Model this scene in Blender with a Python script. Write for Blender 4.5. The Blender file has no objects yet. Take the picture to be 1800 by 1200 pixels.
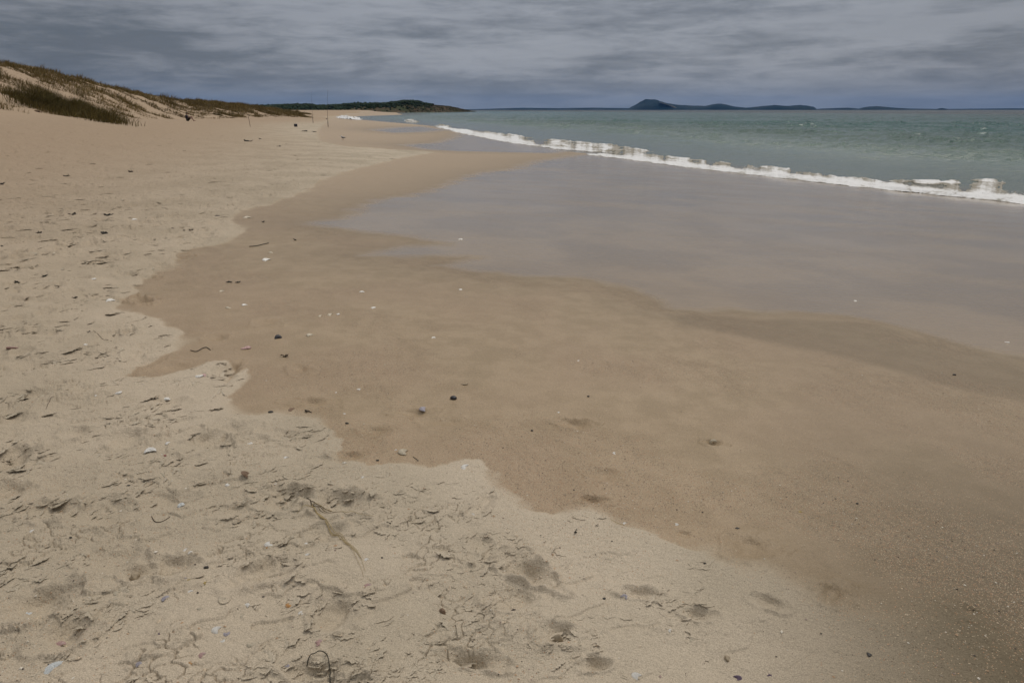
import bpy, math, random
import numpy as np
from mathutils import Vector
R_ = math.radians
rng = np.random.default_rng(7)
random.seed(7)
scene = bpy.context.scene
COL = scene.collection
CAM_Z = 1.6
SEA = -1.4

# ------------------------------------------------------------------ noise
_G = np.stack([np.cos(np.arange(256) / 256 * 2 * np.pi), np.sin(np.arange(256) / 256 * 2 * np.pi)], 1).astype(np.float32)

def _hash(ix, iy, seed):
    h = (ix.astype(np.int64) * 374761393 + iy.astype(np.int64) * 668265263 + seed * 1274126177) & 0xFFFFFFFF
    h = ((h ^ (h >> 13)) * 1274126177) & 0xFFFFFFFF
    return (h ^ (h >> 16)) & 0xFFFFFFFF

def perlin(x, y, seed=0):
    x = np.asarray(x, np.float64); y = np.asarray(y, np.float64)
    ix = np.floor(x); iy = np.floor(y)
    fx = (x - ix).astype(np.float32); fy = (y - iy).astype(np.float32)
    ix = ix.astype(np.int64); iy = iy.astype(np.int64)
    u = fx * fx * fx * (fx * (fx * 6 - 15) + 10); v = fy * fy * fy * (fy * (fy * 6 - 15) + 10)
    def g(dx, dy):
        k = _G[(_hash(ix + dx, iy + dy, seed) & 255)]
        return k[..., 0] * (fx - dx) + k[..., 1] * (fy - dy)
    a = g(0, 0); b = g(1, 0); c = g(0, 1); d = g(1, 1)
    return ((a + (b - a) * u) * (1 - v) + (c + (d - c) * u) * v) * 1.5

def fbm(x, y, seed=0, oct=4, gain=0.5, lac=2.03):
    s = 0; a = 1.0; t = 0
    for o in range(oct):
        s = s + a * perlin(x, y, seed + o * 17); t += a
        x = x * lac + 3.1; y = y * lac + 1.7; a *= gain
    return s / t

def ridged(x, y, seed=0, oct=4):
    s = 0; a = 1.0; t = 0
    for o in range(oct):
        s = s + a * (1 - np.abs(perlin(x, y, seed + o * 13)) * 2); t += a
        x = x * 2.1 + 5.2; y = y * 2.1 + 1.3; a *= 0.5
    return s / t

def voronoi(x, y, seed=0):
    """returns F2-F1 (distance to the crack), a random value of the nearest cell and its offset vector"""
    ix = np.floor(x).astype(np.int64); iy = np.floor(y).astype(np.int64)
    f1 = np.full(x.shape, 9.0); f2 = f1.copy(); cid = np.zeros(x.shape); ox = f1 * 0; oy = f1 * 0
    for dx in (-1, 0, 1):
        for dy in (-1, 0, 1):
            h = _hash(ix + dx, iy + dy, seed)
            px = (h & 1023) / 1023.; py = ((h >> 10) & 1023) / 1023.; rv = ((h >> 20) & 1023) / 1023.
            vx = ix + dx + px - x; vy = iy + dy + py - y
            d = np.sqrt(vx * vx + vy * vy)
            n = d < f1
            f2 = np.where(n, f1, np.minimum(f2, d)); f1 = np.where(n, d, f1)
            cid = np.where(n, rv, cid); ox = np.where(n, vx, ox); oy = np.where(n, vy, oy)
    return f2 - f1, cid, ox, oy

def sst(a, b, x):
    t = np.clip((x - a) / (b - a), 0, 1)
    return t * t * (3 - 2 * t)

# ------------------------------------------------------------------ camera
PITCH = math.atan(407.0 / 1200.0)
cp, sp = math.cos(PITCH), math.sin(PITCH)
cam_d = bpy.data.cameras.new('camera'); cam = bpy.data.objects.new('camera', cam_d); COL.objects.link(cam)
cam_d.lens = 24; cam_d.sensor_width = 36; cam_d.clip_start = 0.05; cam_d.clip_end = 100000
cam.location = (0, 0, CAM_Z); cam.rotation_euler = (math.pi / 2 - PITCH, 0, 0)
scene.camera = cam

def ray(px, py):
    x = px - 900.0; up = 600.0 - py
    return x, 1200 * cp + up * sp, up * cp - 1200 * sp      # lateral, forward, vertical

def PZ(px, py, z):
    """where the line of sight through a photo pixel meets the level z (used to read off the survey of the beach)"""
    x, f, v = ray(px, py)
    t = (z - CAM_Z) / v
    return np.array([x * t, f * t])

# ------------------------------------------------------------------ large-scale terrain
def smooth_curve(pts):
    ys = np.array([p[0] for p in pts], float); xs = np.array([p[1] for p in pts], float)
    # monotone-free cubic through the survey points, resampled
    yy = np.concatenate([np.linspace(ys[0], 700, 900), np.linspace(702, ys[-1], 400)])
    m = np.gradient(xs, ys)
    k = np.clip(np.searchsorted(ys, yy) - 1, 0, len(ys) - 2)
    h = ys[k + 1] - ys[k]; t = (yy - ys[k]) / h
    v = (2*t**3 - 3*t**2 + 1)*xs[k] + (t**3 - 2*t**2 + t)*h*m[k] + (-2*t**3 + 3*t**2)*xs[k+1] + (t**3 - t**2)*h*m[k+1]
    return lambda y: np.interp(y, yy, v)

XS = smooth_curve([(-400, 150), (-100, 66), (-30, 39), (0, 28.5), (24, 17.4), (50, 5.6), (90, -3.5), (128, -12.5),
                   (200, -38), (283, -66), (350, -74), (438, -70), (600, -95), (900, -150), (2000, -600), (6000, -3000)])
XD = smooth_curve([(-400, -60), (-40, -14), (0, -19), (44, -29), (69, -37.5), (95, -44), (120, -46), (165, -50), (200, -57),
                   (283, -86), (350, -92), (438, -88), (600, -115), (900, -170), (2000, -630), (6000, -3100)])
S0 = float(XS(0.0)) * 0.9
WC = 14.0
# dune crest heights from its skyline
_sk = [(0, 112), (60, 117), (130, 140), (200, 156), (250, 166), (280, 174), (305, 180), (330, 179), (360, 178), (400, 182), (430, 189), (450, 192.5), (480, 194), (530, 198), (600, 200.5), (640, 200.5)]
_hy, _hz = [], []
for px_, py_ in _sk:
    x_, f_, v_ = ray(px_, py_)
    ys_ = np.linspace(10, 700, 7000)
    dif = ys_ * x_ / f_ - (XD(ys_) - WC)
    k_ = np.where(np.diff(np.sign(dif)) != 0)[0]
    if len(k_):
        yy_ = ys_[k_[0]]; _hy.append(yy_); _hz.append(CAM_Z + v_ * yy_ / f_)
_o = np.argsort(_hy); _hy = np.array(_hy)[_o]; _hz = np.array(_hz)[_o]

def crest(y):
    return np.where(y > _hy[-1] + 80, 1.2, np.interp(y, _hy, _hz))

def base_z(x, y, shape=True):
    s = (XS(y) - x) * 0.9
    sl = 1.4 / S0
    z = SEA + sl * s
    over = s - S0
    z = np.where(over > -4, z - (sl - 0.004) * np.where(over > 4, over, (over + 4) ** 2 / 16), z)
    z = np.where(s < 0, SEA + sl * 1.2 * s, z)
    z = np.maximum(z, -9)
    w = XD(y) - x
    A = np.interp(y, [-40, 44, 69, 95, 165, 300], [1.3, 1.25, 0.75, 0.35, 0.15, 0.05])
    z = z + A * sst(-13, 1, w)
    H = crest(y)
    zt = z
    prof = sst(-1.5, WC, w) * 0.55 + np.clip(w / WC, 0, 1) * 0.45
    z = np.where(w > -1.5, zt + (H - zt) * np.clip(prof, 0, 1), z)
    back = sst(WC, WC + 30, w)
    z = z - back * 0.35 * np.maximum(H - 1, 0)
    if shape:
        a = sst(-1, 5, w) * (1 - 0.55*np.exp(-((w - WC) / 4.0) ** 2))
        k = np.clip(H / 5.0, 0.12, 1)
        z = z + a * k * (1.0 * fbm(x * 0.085 + 4, y * 0.05, 31, 3) + 0.5 * ridged(x * 0.23, y * 0.17, 37, 3) - 0.1)
        z = z + sst(0, 4, w) * 0.10 * k * fbm(x * 0.9, y * 0.9, 41, 3)
    return z

def P(px, py):
    """meet a photo line of sight with the beach surface"""
    x, f, v = ray(px, py)
    ts = np.geomspace(0.0008, 0.5, 1500)
    d = (CAM_Z + v * ts) - base_z(x * ts, f * ts)
    k = np.where(d < 0)[0]
    k = k[0] if len(k) else len(ts) - 1
    a, b = ts[max(k - 1, 0)], ts[k]
    for _ in range(25):
        m = (a + b) / 2
        if CAM_Z + v * m - float(base_z(np.array([x * m]), np.array([f * m]))[0]) < 0: b = m
        else: a = m
    return np.array([x * b, f * b])

def poly(pxs):
    return np.array([P(*p) for p in pxs])

def sdf(x, y, pl, closed=True):
    """signed distance to a polygon, positive inside"""
    d2 = np.full(x.shape, 1e12); ins = np.zeros(x.shape, bool)
    n = len(pl)
    for i in range(n if closed else n - 1):
        ax, ay = pl[i]; bx, by = pl[(i + 1) % n]
        ex, ey = bx - ax, by - ay
        wx, wy = x - ax, y - ay
        t = np.clip((wx * ex + wy * ey) / (ex * ex + ey * ey + 1e-12), 0, 1)
        dx, dy = wx - ex * t, wy - ey * t
        d2 = np.minimum(d2, dx * dx + dy * dy)
        if ay != by:
            c = ((ay > y) != (by > y)) & (x < ex * (y - ay) / (by - ay) + ax)
            ins ^= c
    d = np.sqrt(d2)
    return np.where(ins, d, -d)

DRY = [(575,212),(566,222),(556,232),(562,248),(600,256),(680,262),(730,265),(765,268),(700,279),(650,292),(600,304),(559,319),
 (544,333),(519,343),(472,362),(436,368),(411,378),(407,388),(435,404),(418,415),(400,424),(350,435),(312,444),(307,467),(270,480),(250,492),
 (237,517),(214,527),(212,545),(240,557),(300,568),(322,585),(317,613),(302,620),(277,632),(237,645),(235,660),(285,662),(335,649),(360,636),
 (395,634),(402,655),(398,672),(415,660),(430,648),(438,668),(420,685),(407,695),(410,710),(428,726),(462,730),(492,725),(525,727),(553,732),(562,747),(580,757),
 (594,775),(592,790),(590,802),(610,811),(640,813),(647,821),(680,819),(730,816),(780,816),(805,810),(835,811),(855,825),(876,841),(872,852),
 (895,870),(914,881),(939,892),(972,900),(1010,896),(1035,892),(1073,915),(1095,920),(1134,928),(1200,955),(1225,964),(1253,968),(1262,990),(1300,1005),
 (1350,1000),(1417,1027),(1443,1053),(1473,1067),(1533,1073),(1590,1085),(1627,1062),(1667,1053),(1717,1077),(1743,1100),(1767,1130),(1800,1163)]
dry_pl = [P(*p) for p in DRY]
dry_pl = np.array([(-170, 900), (-75, 300)] + [tuple(p) for p in dry_pl] + [(1.9, 1.3), (4, -3), (20, -60), (-300, -100), (-1500, 900)])
FILM = [(1030,272),(1014,272),(942,283),(905,296),(833,305),(797,319),(743,339),(690,347),(667,350),(630,364),(622,373),(609,380),(560,389),(530,393),(560,398),(640,408),
 (720,416),(790,428),(720,434),(660,441),(632,449),(700,452),(780,450),(845,453),(800,460),(760,467),(810,474),(860,478),(920,486),(985,488),(1040,490),(1100,504),
 (1140,520),(1163,530),(1175,541),(1250,546),(1380,548),(1460,552),(1500,558),(1560,567),(1600,577),(1640,590),(1700,606),(1760,620),(1800,627)]
film_pl = np.array([tuple(P(*p)) for p in FILM] + [(12, 3), (60, -30), (120, 20), (40, 30), (14, 50)])
FILM2 = [(703,255),(746,263),(800,266),(887,268),(978,270),(1030,262),(800,234),(797,240),(761,251),(725,253)]
film2_pl = np.array([tuple(P(*p)) for p in FILM2])
FILM3 = [(650,229),(690,234),(745,233),(790,229),(740,222),(690,224),(665,226)]
film3_pl = np.array([tuple(P(*p)) for p in FILM3])

DAMPZ = [(1100,530),(1165,545),(1300,552),(1460,556),(1560,570),(1640,594),(1800,630),(1900,650),(1900,735),(1800,716),(1700,697),(1620,680),(1500,645),(1400,618),(1330,604),(1250,590),(1180,572)]
damp_pl = np.array([tuple(P(*p)) for p in DAMPZ])
# footprints and scoops: centre px, half length px, half width px, slant (px per px), depth m
PRINTS = [(498,884,52,17,0.02,.030),(600,890,56,20,.12,.040),(232,775,42,12,-.02,.030),(22,812,40,20,-.1,.045),(368,778,40,14,-.35,.03),(405,762,35,16,.1,.022),
 (590,1082,40,30,.25,.036),(300,1000,52,18,.1,.035),(205,990,44,22,.25,.028),(620,803,30,8,-.05,.022),(728,723,38,9,.05,.022),(1012,742,30,9,.1,.030),
 (552,708,44,7,.05,.022),(1040,876,28,8,.1,.026),(1128,1046,40,11,.12,.024),(835,1166,60,16,.12,.036),(1052,1170,26,12,-.2,.03),(1225,1083,30,10,.05,.022),
 (1318,965,46,26,.25,.020),(1460,1046,30,22,.4,.020),(528,650,22,8,0,.018),(470,568,26,6,.02,.018),(402,652,20,14,.0,.035),(380,594,22,6,0,.02),
 (1060,832,30,10,.1,.018),(1352,1070,34,12,.3,.02),(310,645,60,9,-.12,.018),(850,890,18,24,.2,.016),(580,944,26,18,.2,.022),(575,815,34,8,.1,.014),(500,770,50,8,.05,.014),
 (925,1005,42,20,.75,.050),(905,1060,26,34,.9,.026),(980,1122,40,22,.3,.030),(845,962,24,14,.3,.015),(660,760,30,9,0,.016),(790,742,50,8,.05,.012),
 (1254,777,20,6,.1,.024),(90,905,60,16,-.15,.03),(190,905,55,22,.05,.028),(80,1065,70,26,-.3,.036),(120,1120,50,26,-.3,.036),(475,1010,50,20,-.3,.030),(240,1015,26,14,.0,.03),
 (435,1020,20,26,.6,.02),(300,710,30,10,0,.02),(150,690,30,8,0,.018),(70,700,40,12,-.2,.022),(60,640,40,12,-.2,.022),(200,590,26,8,.0,.02),(30,740,34,10,-.2,.02),(560,1190,70,16,.1,.03),(1700,1085,40,14,.5,.012),
 (420,905,40,12,-.2,.018),(520,870,40,8,0,.02),(1200,940,20,6,.3,.01),(460,780,34,10,.1,.02),(140,765,30,8,0,.018),(20,870,40,14,-.2,.03),(290,880,46,14,.1,.02)]
_pr = []
for (a, b, hl, hw, sl, dp) in PRINTS:
    c = P(a, b); e = P(a + hl, b + hl * sl); g = P(a, b - hw)
    _pr.append((c, e - c, np.linalg.norm(g - c), dp))
# trampled sand farther off: small random scoops
_tr = []
rr = np.random.default_rng(3)
for _ in range(2600):
    a = rr.uniform(-250, 640); b = 232 + (660 - 232) * rr.uniform(0, 1) ** 1.5
    lim = np.interp(b, [232, 262, 300, 340, 380, 440, 500, 660], [560, 640, 600, 500, 400, 340, 250, 300])
    if a > lim or rr.uniform() > np.interp(b, [232, 330, 450, 560, 640], [1, .9, .42, .16, 0]): continue
    c = P(a, b); th = rr.uniform(0, np.pi); L = rr.uniform(.06, .17); q = min(1.0, np.hypot(*c) / 9)
    _tr.append((c, np.array([math.cos(th), math.sin(th)]) * L, L * rr.uniform(.4, .8), rr.uniform(.014, .032) * (.5 + .75 * q)))

def pits(x, y, z, lst, rim=0.25, deep=1.0):
    order = np.argsort(y, kind='stable') if False else None
    gx = np.floor(x / 0.5).astype(int); gy = np.floor(y / 0.5).astype(int)
    key = gx * 100003 + gy
    o = np.argsort(key, kind='stable'); ks = key[o]
    for (c, e, wd, dp) in lst:
        L = np.linalg.norm(e); ux, uy = e / L
        rad = max(L, wd) * 1.7
        cells = []
        for cx in range(int(np.floor((c[0] - rad) / .5)), int(np.floor((c[0] + rad) / .5)) + 1):
            for cy in range(int(np.floor((c[1] - rad) / .5)), int(np.floor((c[1] + rad) / .5)) + 1):
                k = cx * 100003 + cy
                i0 = np.searchsorted(ks, k, 'left'); i1 = np.searchsorted(ks, k, 'right')
                if i1 > i0: cells.append(o[i0:i1])
        if not cells: continue
        i = np.concatenate(cells)
        dx = x[i] - c[0]; dy = y[i] - c[1]
        n1 = perlin(x[i] * 9, y[i] * 9, 5) * .34 + perlin(x[i] * 30, y[i] * 30, 6) * .04
        a = (dx * ux + dy * uy) / L; b = (-dx * uy + dy * ux) / wd
        d = np.sqrt(a * a + b * b) * (1 + n1)
        # a shoe leaves a deeper toe and heel with a bridge between
        far_ = sst(-.3, .6, (dx * c[0] + dy * c[1]) / (np.hypot(*c) + 1e-6) / wd)
        f = 1 - sst(0.12 + .38 * far_, 1.08 - .06 * far_, d)
        z[i] -= dp * deep * f * (0.75 + 0.25 * np.cos(a * 4.2))
        z[i] += dp * rim * np.exp(-((d - 1.22) / 0.2) ** 2) * (1 + 1.2 * perlin(x[i] * 22, y[i] * 22, 8))
    return z

def masks(x, y):
    r = np.hypot(x, y)
    sc = np.clip(r / 6, 0.35, 5)
    wx = fbm(x * 1.7, y * 1.7, 51, 4) * 0.10 * sc; wy = fbm(x * 1.7, y * 1.7, 57, 4) * 0.10 * sc
    f1 = perlin(x * 16, y * 16, 60) * .010 + perlin(x * 6, y * 6, 62) * .034 * (r < 14)
    sd = sdf(x + wx * .55 + f1, y + wy * .55 + f1, dry_pl)
    wet_w = np.clip(r * 0.0045, .006, 3)
    soft = 1 + 5 * sst(.12, .45, fbm(x * 1.3, y * 1.3, 53, 2)) + 9 * sst(.25, .75, x - .2 * y + .15) * (r < 8)
    wet_w = wet_w * soft
    cr = perlin(x * 38, y * 38, 54) * .008 * (r < 10)
    dry = sst(-wet_w, wet_w, sd + cr)
    sf = sdf(x + wx * 1.2, y + wy * 1.6, film_pl)
    sf2 = np.maximum(sdf(x + wx, y + wy, film2_pl), sdf(x + wx, y + wy, film3_pl))
    fw = np.clip(r * 0.022, .05, 3)
    film = np.maximum(sst(-fw * .8, fw * 1.1, sf), sst(-fw*.6, fw, sf2)) * (.93 + .22 * fbm(x * .35, y * 1.1, 58, 3))
    film = np.clip(film, 0, 1)
    sf = np.maximum(sf, sf2)
    return sd, dry, sf, film

def ground(x, y, full=False):
    """height of the sand with every ripple, crack and footprint"""
    x = np.asarray(x, float); y = np.asarray(y, float)
    z = base_z(x, y)
    sd, dry, sf, film = masks(x, y)
    r = np.hypot(x, y); w = XD(y) - x
    onb = 1 - sst(-1, 3, w)
    rough = np.zeros_like(x)
    near = r < 45
    # soft undulation, gone under the water film
    calm = 1 - film * .92
    z = z + onb * calm * (0.022 * fbm(x * .55, y * .4, 61, 3) + (0.006 + 0.008 * dry) * fbm(x * 2.2, y * 2.2, 67, 3))
    z = z + dry * 0.015 * sst(-.01, .06, sd) * (r < 30)
    # rounded swash ridge that runs down the right of the near sand
    z = z + 0.02 * np.exp(-(sd / .16) ** 2) * sst(0.2, 1.2, x) * (1 - sst(4, 8, r))
    crustm = np.zeros_like(x); crack = np.zeros_like(x)
    i = np.where((r < 34) & (sd > -0.05))[0]
    if len(i):
        X = x[i]; Y = y[i]; D = dry[i] * sst(0.03, .35, sd[i] + .1*perlin(X*3, Y*3, 9))
        ang = 0.45; cx = math.cos(ang); sx = math.sin(ang)
        U = X * cx + Y * sx; V = -X * sx + Y * cx
        left = sst(1.2, -0.7, X - 0.10 * Y) * .9 + .10
        left = left * (1 - .45*sst(9, 24, np.hypot(X,Y)))
        m = sst(-.12, .32, fbm(U * 1.1, V * 1.6, 71, 3) + .12) * left
        rg = fbm(U * 3.6, V * 5.2, 73, 3)
        far2 = sst(4, 12, np.hypot(X, Y))
        z[i] += D * (left + .35 * far2) * (.016 * rg + .0012 * fbm(U * 15, V * 18, 74, 2)) + D * far2 * .040 * fbm(U * 2.2, V * 2.4, 75, 2)
        # little scarps of lifted crust, each with its broken lip towards the sea
        RR = np.hypot(X, Y)
        z[i] += D * (1 - sst(8, 14, RR)) * (.026 * fbm(U * 1.9 + 3, V * 2.6, 76, 2) + .012 * fbm(U * 5.0, V * 5.6, 77, 2))
        wq = fbm(U * 5.5, V * 8, 79, 2)
        q = wq * .75 + fbm(U * .9, V * 1.2, 80, 2) * 2.0 - V * 4.2
        fr = q - np.floor(q)
        led = fr ** 1.5 - sst(.975, 1.0, fr)
        lm = sst(.0, .22, fbm(U * 2.1 + 7, V * 3.1, 83, 3) + .04) * left
        z[i] += D * lm * (led - .30) * .010
        q = wq * 1.3 + fbm(U * 2.4 + 5, V * 3, 81, 2) * 1.6 - V * 11
        fr = q - np.floor(q); led = fr ** 1.5 - sst(.96, 1.0, fr)
        lm2 = sst(.02, .30, fbm(U * 4.1 + 2, V * 6.1, 84, 2)) * left
        z[i] += D * lm2 * (led - .30) * .006 * (RR < 15)
        # dried plates with hairline cracks, in patches round the footprints
        j = np.where((RR < 7) & (left > .2))[0]; u_, v_ = U[j], V[j]
        pm = sst(.13, .26, fbm(u_ * 1.9 + 3, v_ * 2.6 + 9, 89, 3)) * sst(.30, -.25, X[j]) * left[j] * D[j]
        wu = perlin(u_ * 13, v_ * 13, 91) * .5 + perlin(u_ * 31, v_ * 31, 93) * .22; wv = perlin(u_ * 13, v_ * 13, 92) * .5 + perlin(u_ * 31, v_ * 31, 94) * .22
        e, cid, ox, oy = voronoi(u_ * 15 + wu, v_ * 22 + wv, 95)
        z[i[j]] += pm * ((cid - .5) * .005 + (cid - .5) * (oy * .012) - .011 * (1 - sst(.015, .10, e)))
        e, cid, ox, oy = voronoi(u_ * 5 + wu * .8, v_ * 8 + wv * .8, 97)
        gap = sst(.0, .25, perlin(u_ * 3.5, v_ * 3.5, 99)) * sst(.35, -.25, X[j])
        z[i[j]] -= D[j] * m[j] * gap * .008 * (1 - sst(.006, .028, e)) * sst(.0, .2, perlin(u_*6, v_*6, 98)+.1)
        lm = np.maximum(lm, lm2)
        # crumbs
        cr = np.maximum(fbm(U * 34, V * 34, 101, 2) - .12, 0)
        z[i] += D * lm * cr * .006 * (np.hypot(X, Y) < 9)
        crustm[i] = m
    i = np.where(r < 9)[0]
    if len(i):
        z[i] += .0011 * fbm(x[i] * 45, y[i] * 45, 103, 2) * (1 - film[i])
    z = pits(x, y, z, _pr, .28, 1.1)
    z = pits(x, y, z, _tr, .35)
    # drift sand farther off, wind-ruffled apron below the dunes
    z = z + onb * dry * sst(14, 30, r) * (.05 * fbm(x * .8, y * .8, 107, 4))
    if full:
        return z, dry, film, sd, sf, w
    return z

# ------------------------------------------------------------------ mesh helpers
def mesh_np(name, co, quads=None, tris=None, smooth=True):
    me = bpy.data.meshes.new(name)
    fs = []; tot = []
    if quads is not None and len(quads): fs.append(np.asarray(quads, np.int32).ravel()); tot.append(np.full(len(quads), 4, np.int32))
    if tris is not None and len(tris): fs.append(np.asarray(tris, np.int32).ravel()); tot.append(np.full(len(tris), 3, np.int32))
    li = np.concatenate(fs); lt = np.concatenate(tot); ls = np.concatenate([[0], np.cumsum(lt)[:-1]]).astype(np.int32)
    me.vertices.add(len(co)); me.vertices.foreach_set('co', np.asarray(co, np.float32).ravel())
    me.loops.add(len(li)); me.loops.foreach_set('vertex_index', li)
    me.polygons.add(len(lt)); me.polygons.foreach_set('loop_start', ls); me.polygons.foreach_set('loop_total', lt)
    me.polygons.foreach_set('use_smooth', np.full(len(lt), smooth))
    me.update(calc_edges=True)
    return me

def attr(me, name, vals):
    a = me.attributes.new(name, 'FLOAT', 'POINT'); a.data.foreach_set('value', np.asarray(vals, np.float32).ravel())

def attr_col(me, name, vals):
    a = me.attributes.new(name, 'FLOAT_COLOR', 'POINT')
    v = np.ones((len(vals), 4), np.float32); v[:, :3] = vals; a.data.foreach_set('color', v.ravel())

def link(name, me, mat=None, parent=None, label=None, cat=None, group=None, kind=None, loc=None):
    o = bpy.data.objects.new(name, me); COL.objects.link(o)
    if mat is not None and not me.materials: me.materials.append(mat)
    if parent is not None: o.parent = parent
    if loc is not None: o.location = loc
    tag(o, label, cat, group, kind)
    return o

def tag(o, label=None, cat=None, group=None, kind=None):
    if label: o['label'] = label
    if cat: o['category'] = cat
    if group: o['group'] = group
    if kind: o['kind'] = kind

def empty(name, loc, rz=0, **k):
    o = bpy.data.objects.new(name, None); COL.objects.link(o); o.location = loc; o.rotation_euler = (0, 0, rz)
    o.empty_display_size = .1
    tag(o, **k); return o

class MB:
    def __init__(s): s.v = []; s.f = []
    def add(s, v, f):
        n = len(s.v); s.v += [tuple(p) for p in v]; s.f += [tuple(i + n for i in q) for q in f]; return s
    def tube(s, pts, rad, n=6):
        pts = [Vector(p) for p in pts]; v = []; f = []
        for i, p in enumerate(pts):
            d = (pts[min(i + 1, len(pts) - 1)] - pts[max(i - 1, 0)]).normalized()
            a = d.cross(Vector((0.31, .2, 1)) if abs(d.z) < .9 else Vector((1, .1, 0))).normalized(); b = d.cross(a)
            rr_ = rad[i] if hasattr(rad, '__len__') else rad
            for k in range(n):
                t = 2 * math.pi * k / n; v.append(p + (a * math.cos(t) + b * math.sin(t)) * rr_)
        for i in range(len(pts) - 1):
            for k in range(n): f.append((i*n + k, i*n + (k+1) % n, (i+1)*n + (k+1) % n, (i+1)*n + k))
        f.append(tuple(range(n))[::-1]); f.append(tuple((len(pts)-1)*n + k for k in range(n)))
        return s.add(v, f)
    def box(s, c, h, bev=0.0):
        x, y, z = c; a, b, d = h
        k = bev
        v = []
        for zz, e in ((-d, k), (-d + k, 0), (d - k, 0), (d, k)) if k else ((-d, 0), (d, 0)):
            A, B = a - e, b - e
            q = k * .6
            v += [(x - A + q, y - B, z + zz), (x + A - q, y - B, z + zz), (x + A, y - B + q, z + zz), (x + A, y + B - q, z + zz), (x + A - q, y + B, z + zz), (x - A + q, y + B, z + zz), (x - A, y + B - q, z + zz), (x - A, y - B + q, z + zz)]
        n = 8; L = len(v) // n; f = []
        for i in range(L - 1):
            for j in range(n): f.append((i*n + j, i*n + (j+1) % n, (i+1)*n + (j+1) % n, (i+1)*n + j))
        f.append(tuple(range(n))[::-1]); f.append(tuple((L-1)*n + j for j in range(n)))
        return s.add(v, f)
    def ball(s, c, r, seg=12, ring=8, fn=None):
        v = []; f = []
        rx, ry, rz = r if hasattr(r, '__len__') else (r, r, r)
        v.append((0, 0, -1))
        for i in range(1, ring):
            ph = -math.pi/2 + math.pi * i / ring
            for j in range(seg):
                t = 2 * math.pi * j / seg; v.append((math.cos(ph)*math.cos(t), math.cos(ph)*math.sin(t), math.sin(ph)))
        v.append((0, 0, 1))
        for j in range(seg): f.append((0, 1 + (j+1) % seg, 1 + j))
        for i in range(ring - 2):
            for j in range(seg): f.append((1+i*seg+j, 1+i*seg+(j+1) % seg, 1+(i+1)*seg+(j+1) % seg, 1+(i+1)*seg+j))
        m = 1 + (ring-2)*seg
        for j in range(seg): f.append((m+j, m+(j+1) % seg, len(v)-1))
        if fn: v = [fn(p) for p in v]
        v = [(c[0]+p[0]*rx, c[1]+p[1]*ry, c[2]+p[2]*rz) for p in v]
        return s.add(v, f)
    def mesh(s, name, smooth=True):
        me = bpy.data.meshes.new(name); me.from_pydata(s.v, [], s.f); me.update()
        me.polygons.foreach_set('use_smooth', [smooth] * len(me.polygons)); return me
    def build(s, name, mat, parent=None, smooth=True, **k):
        return link(name, s.mesh(name, smooth), mat, parent, **k)

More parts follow.
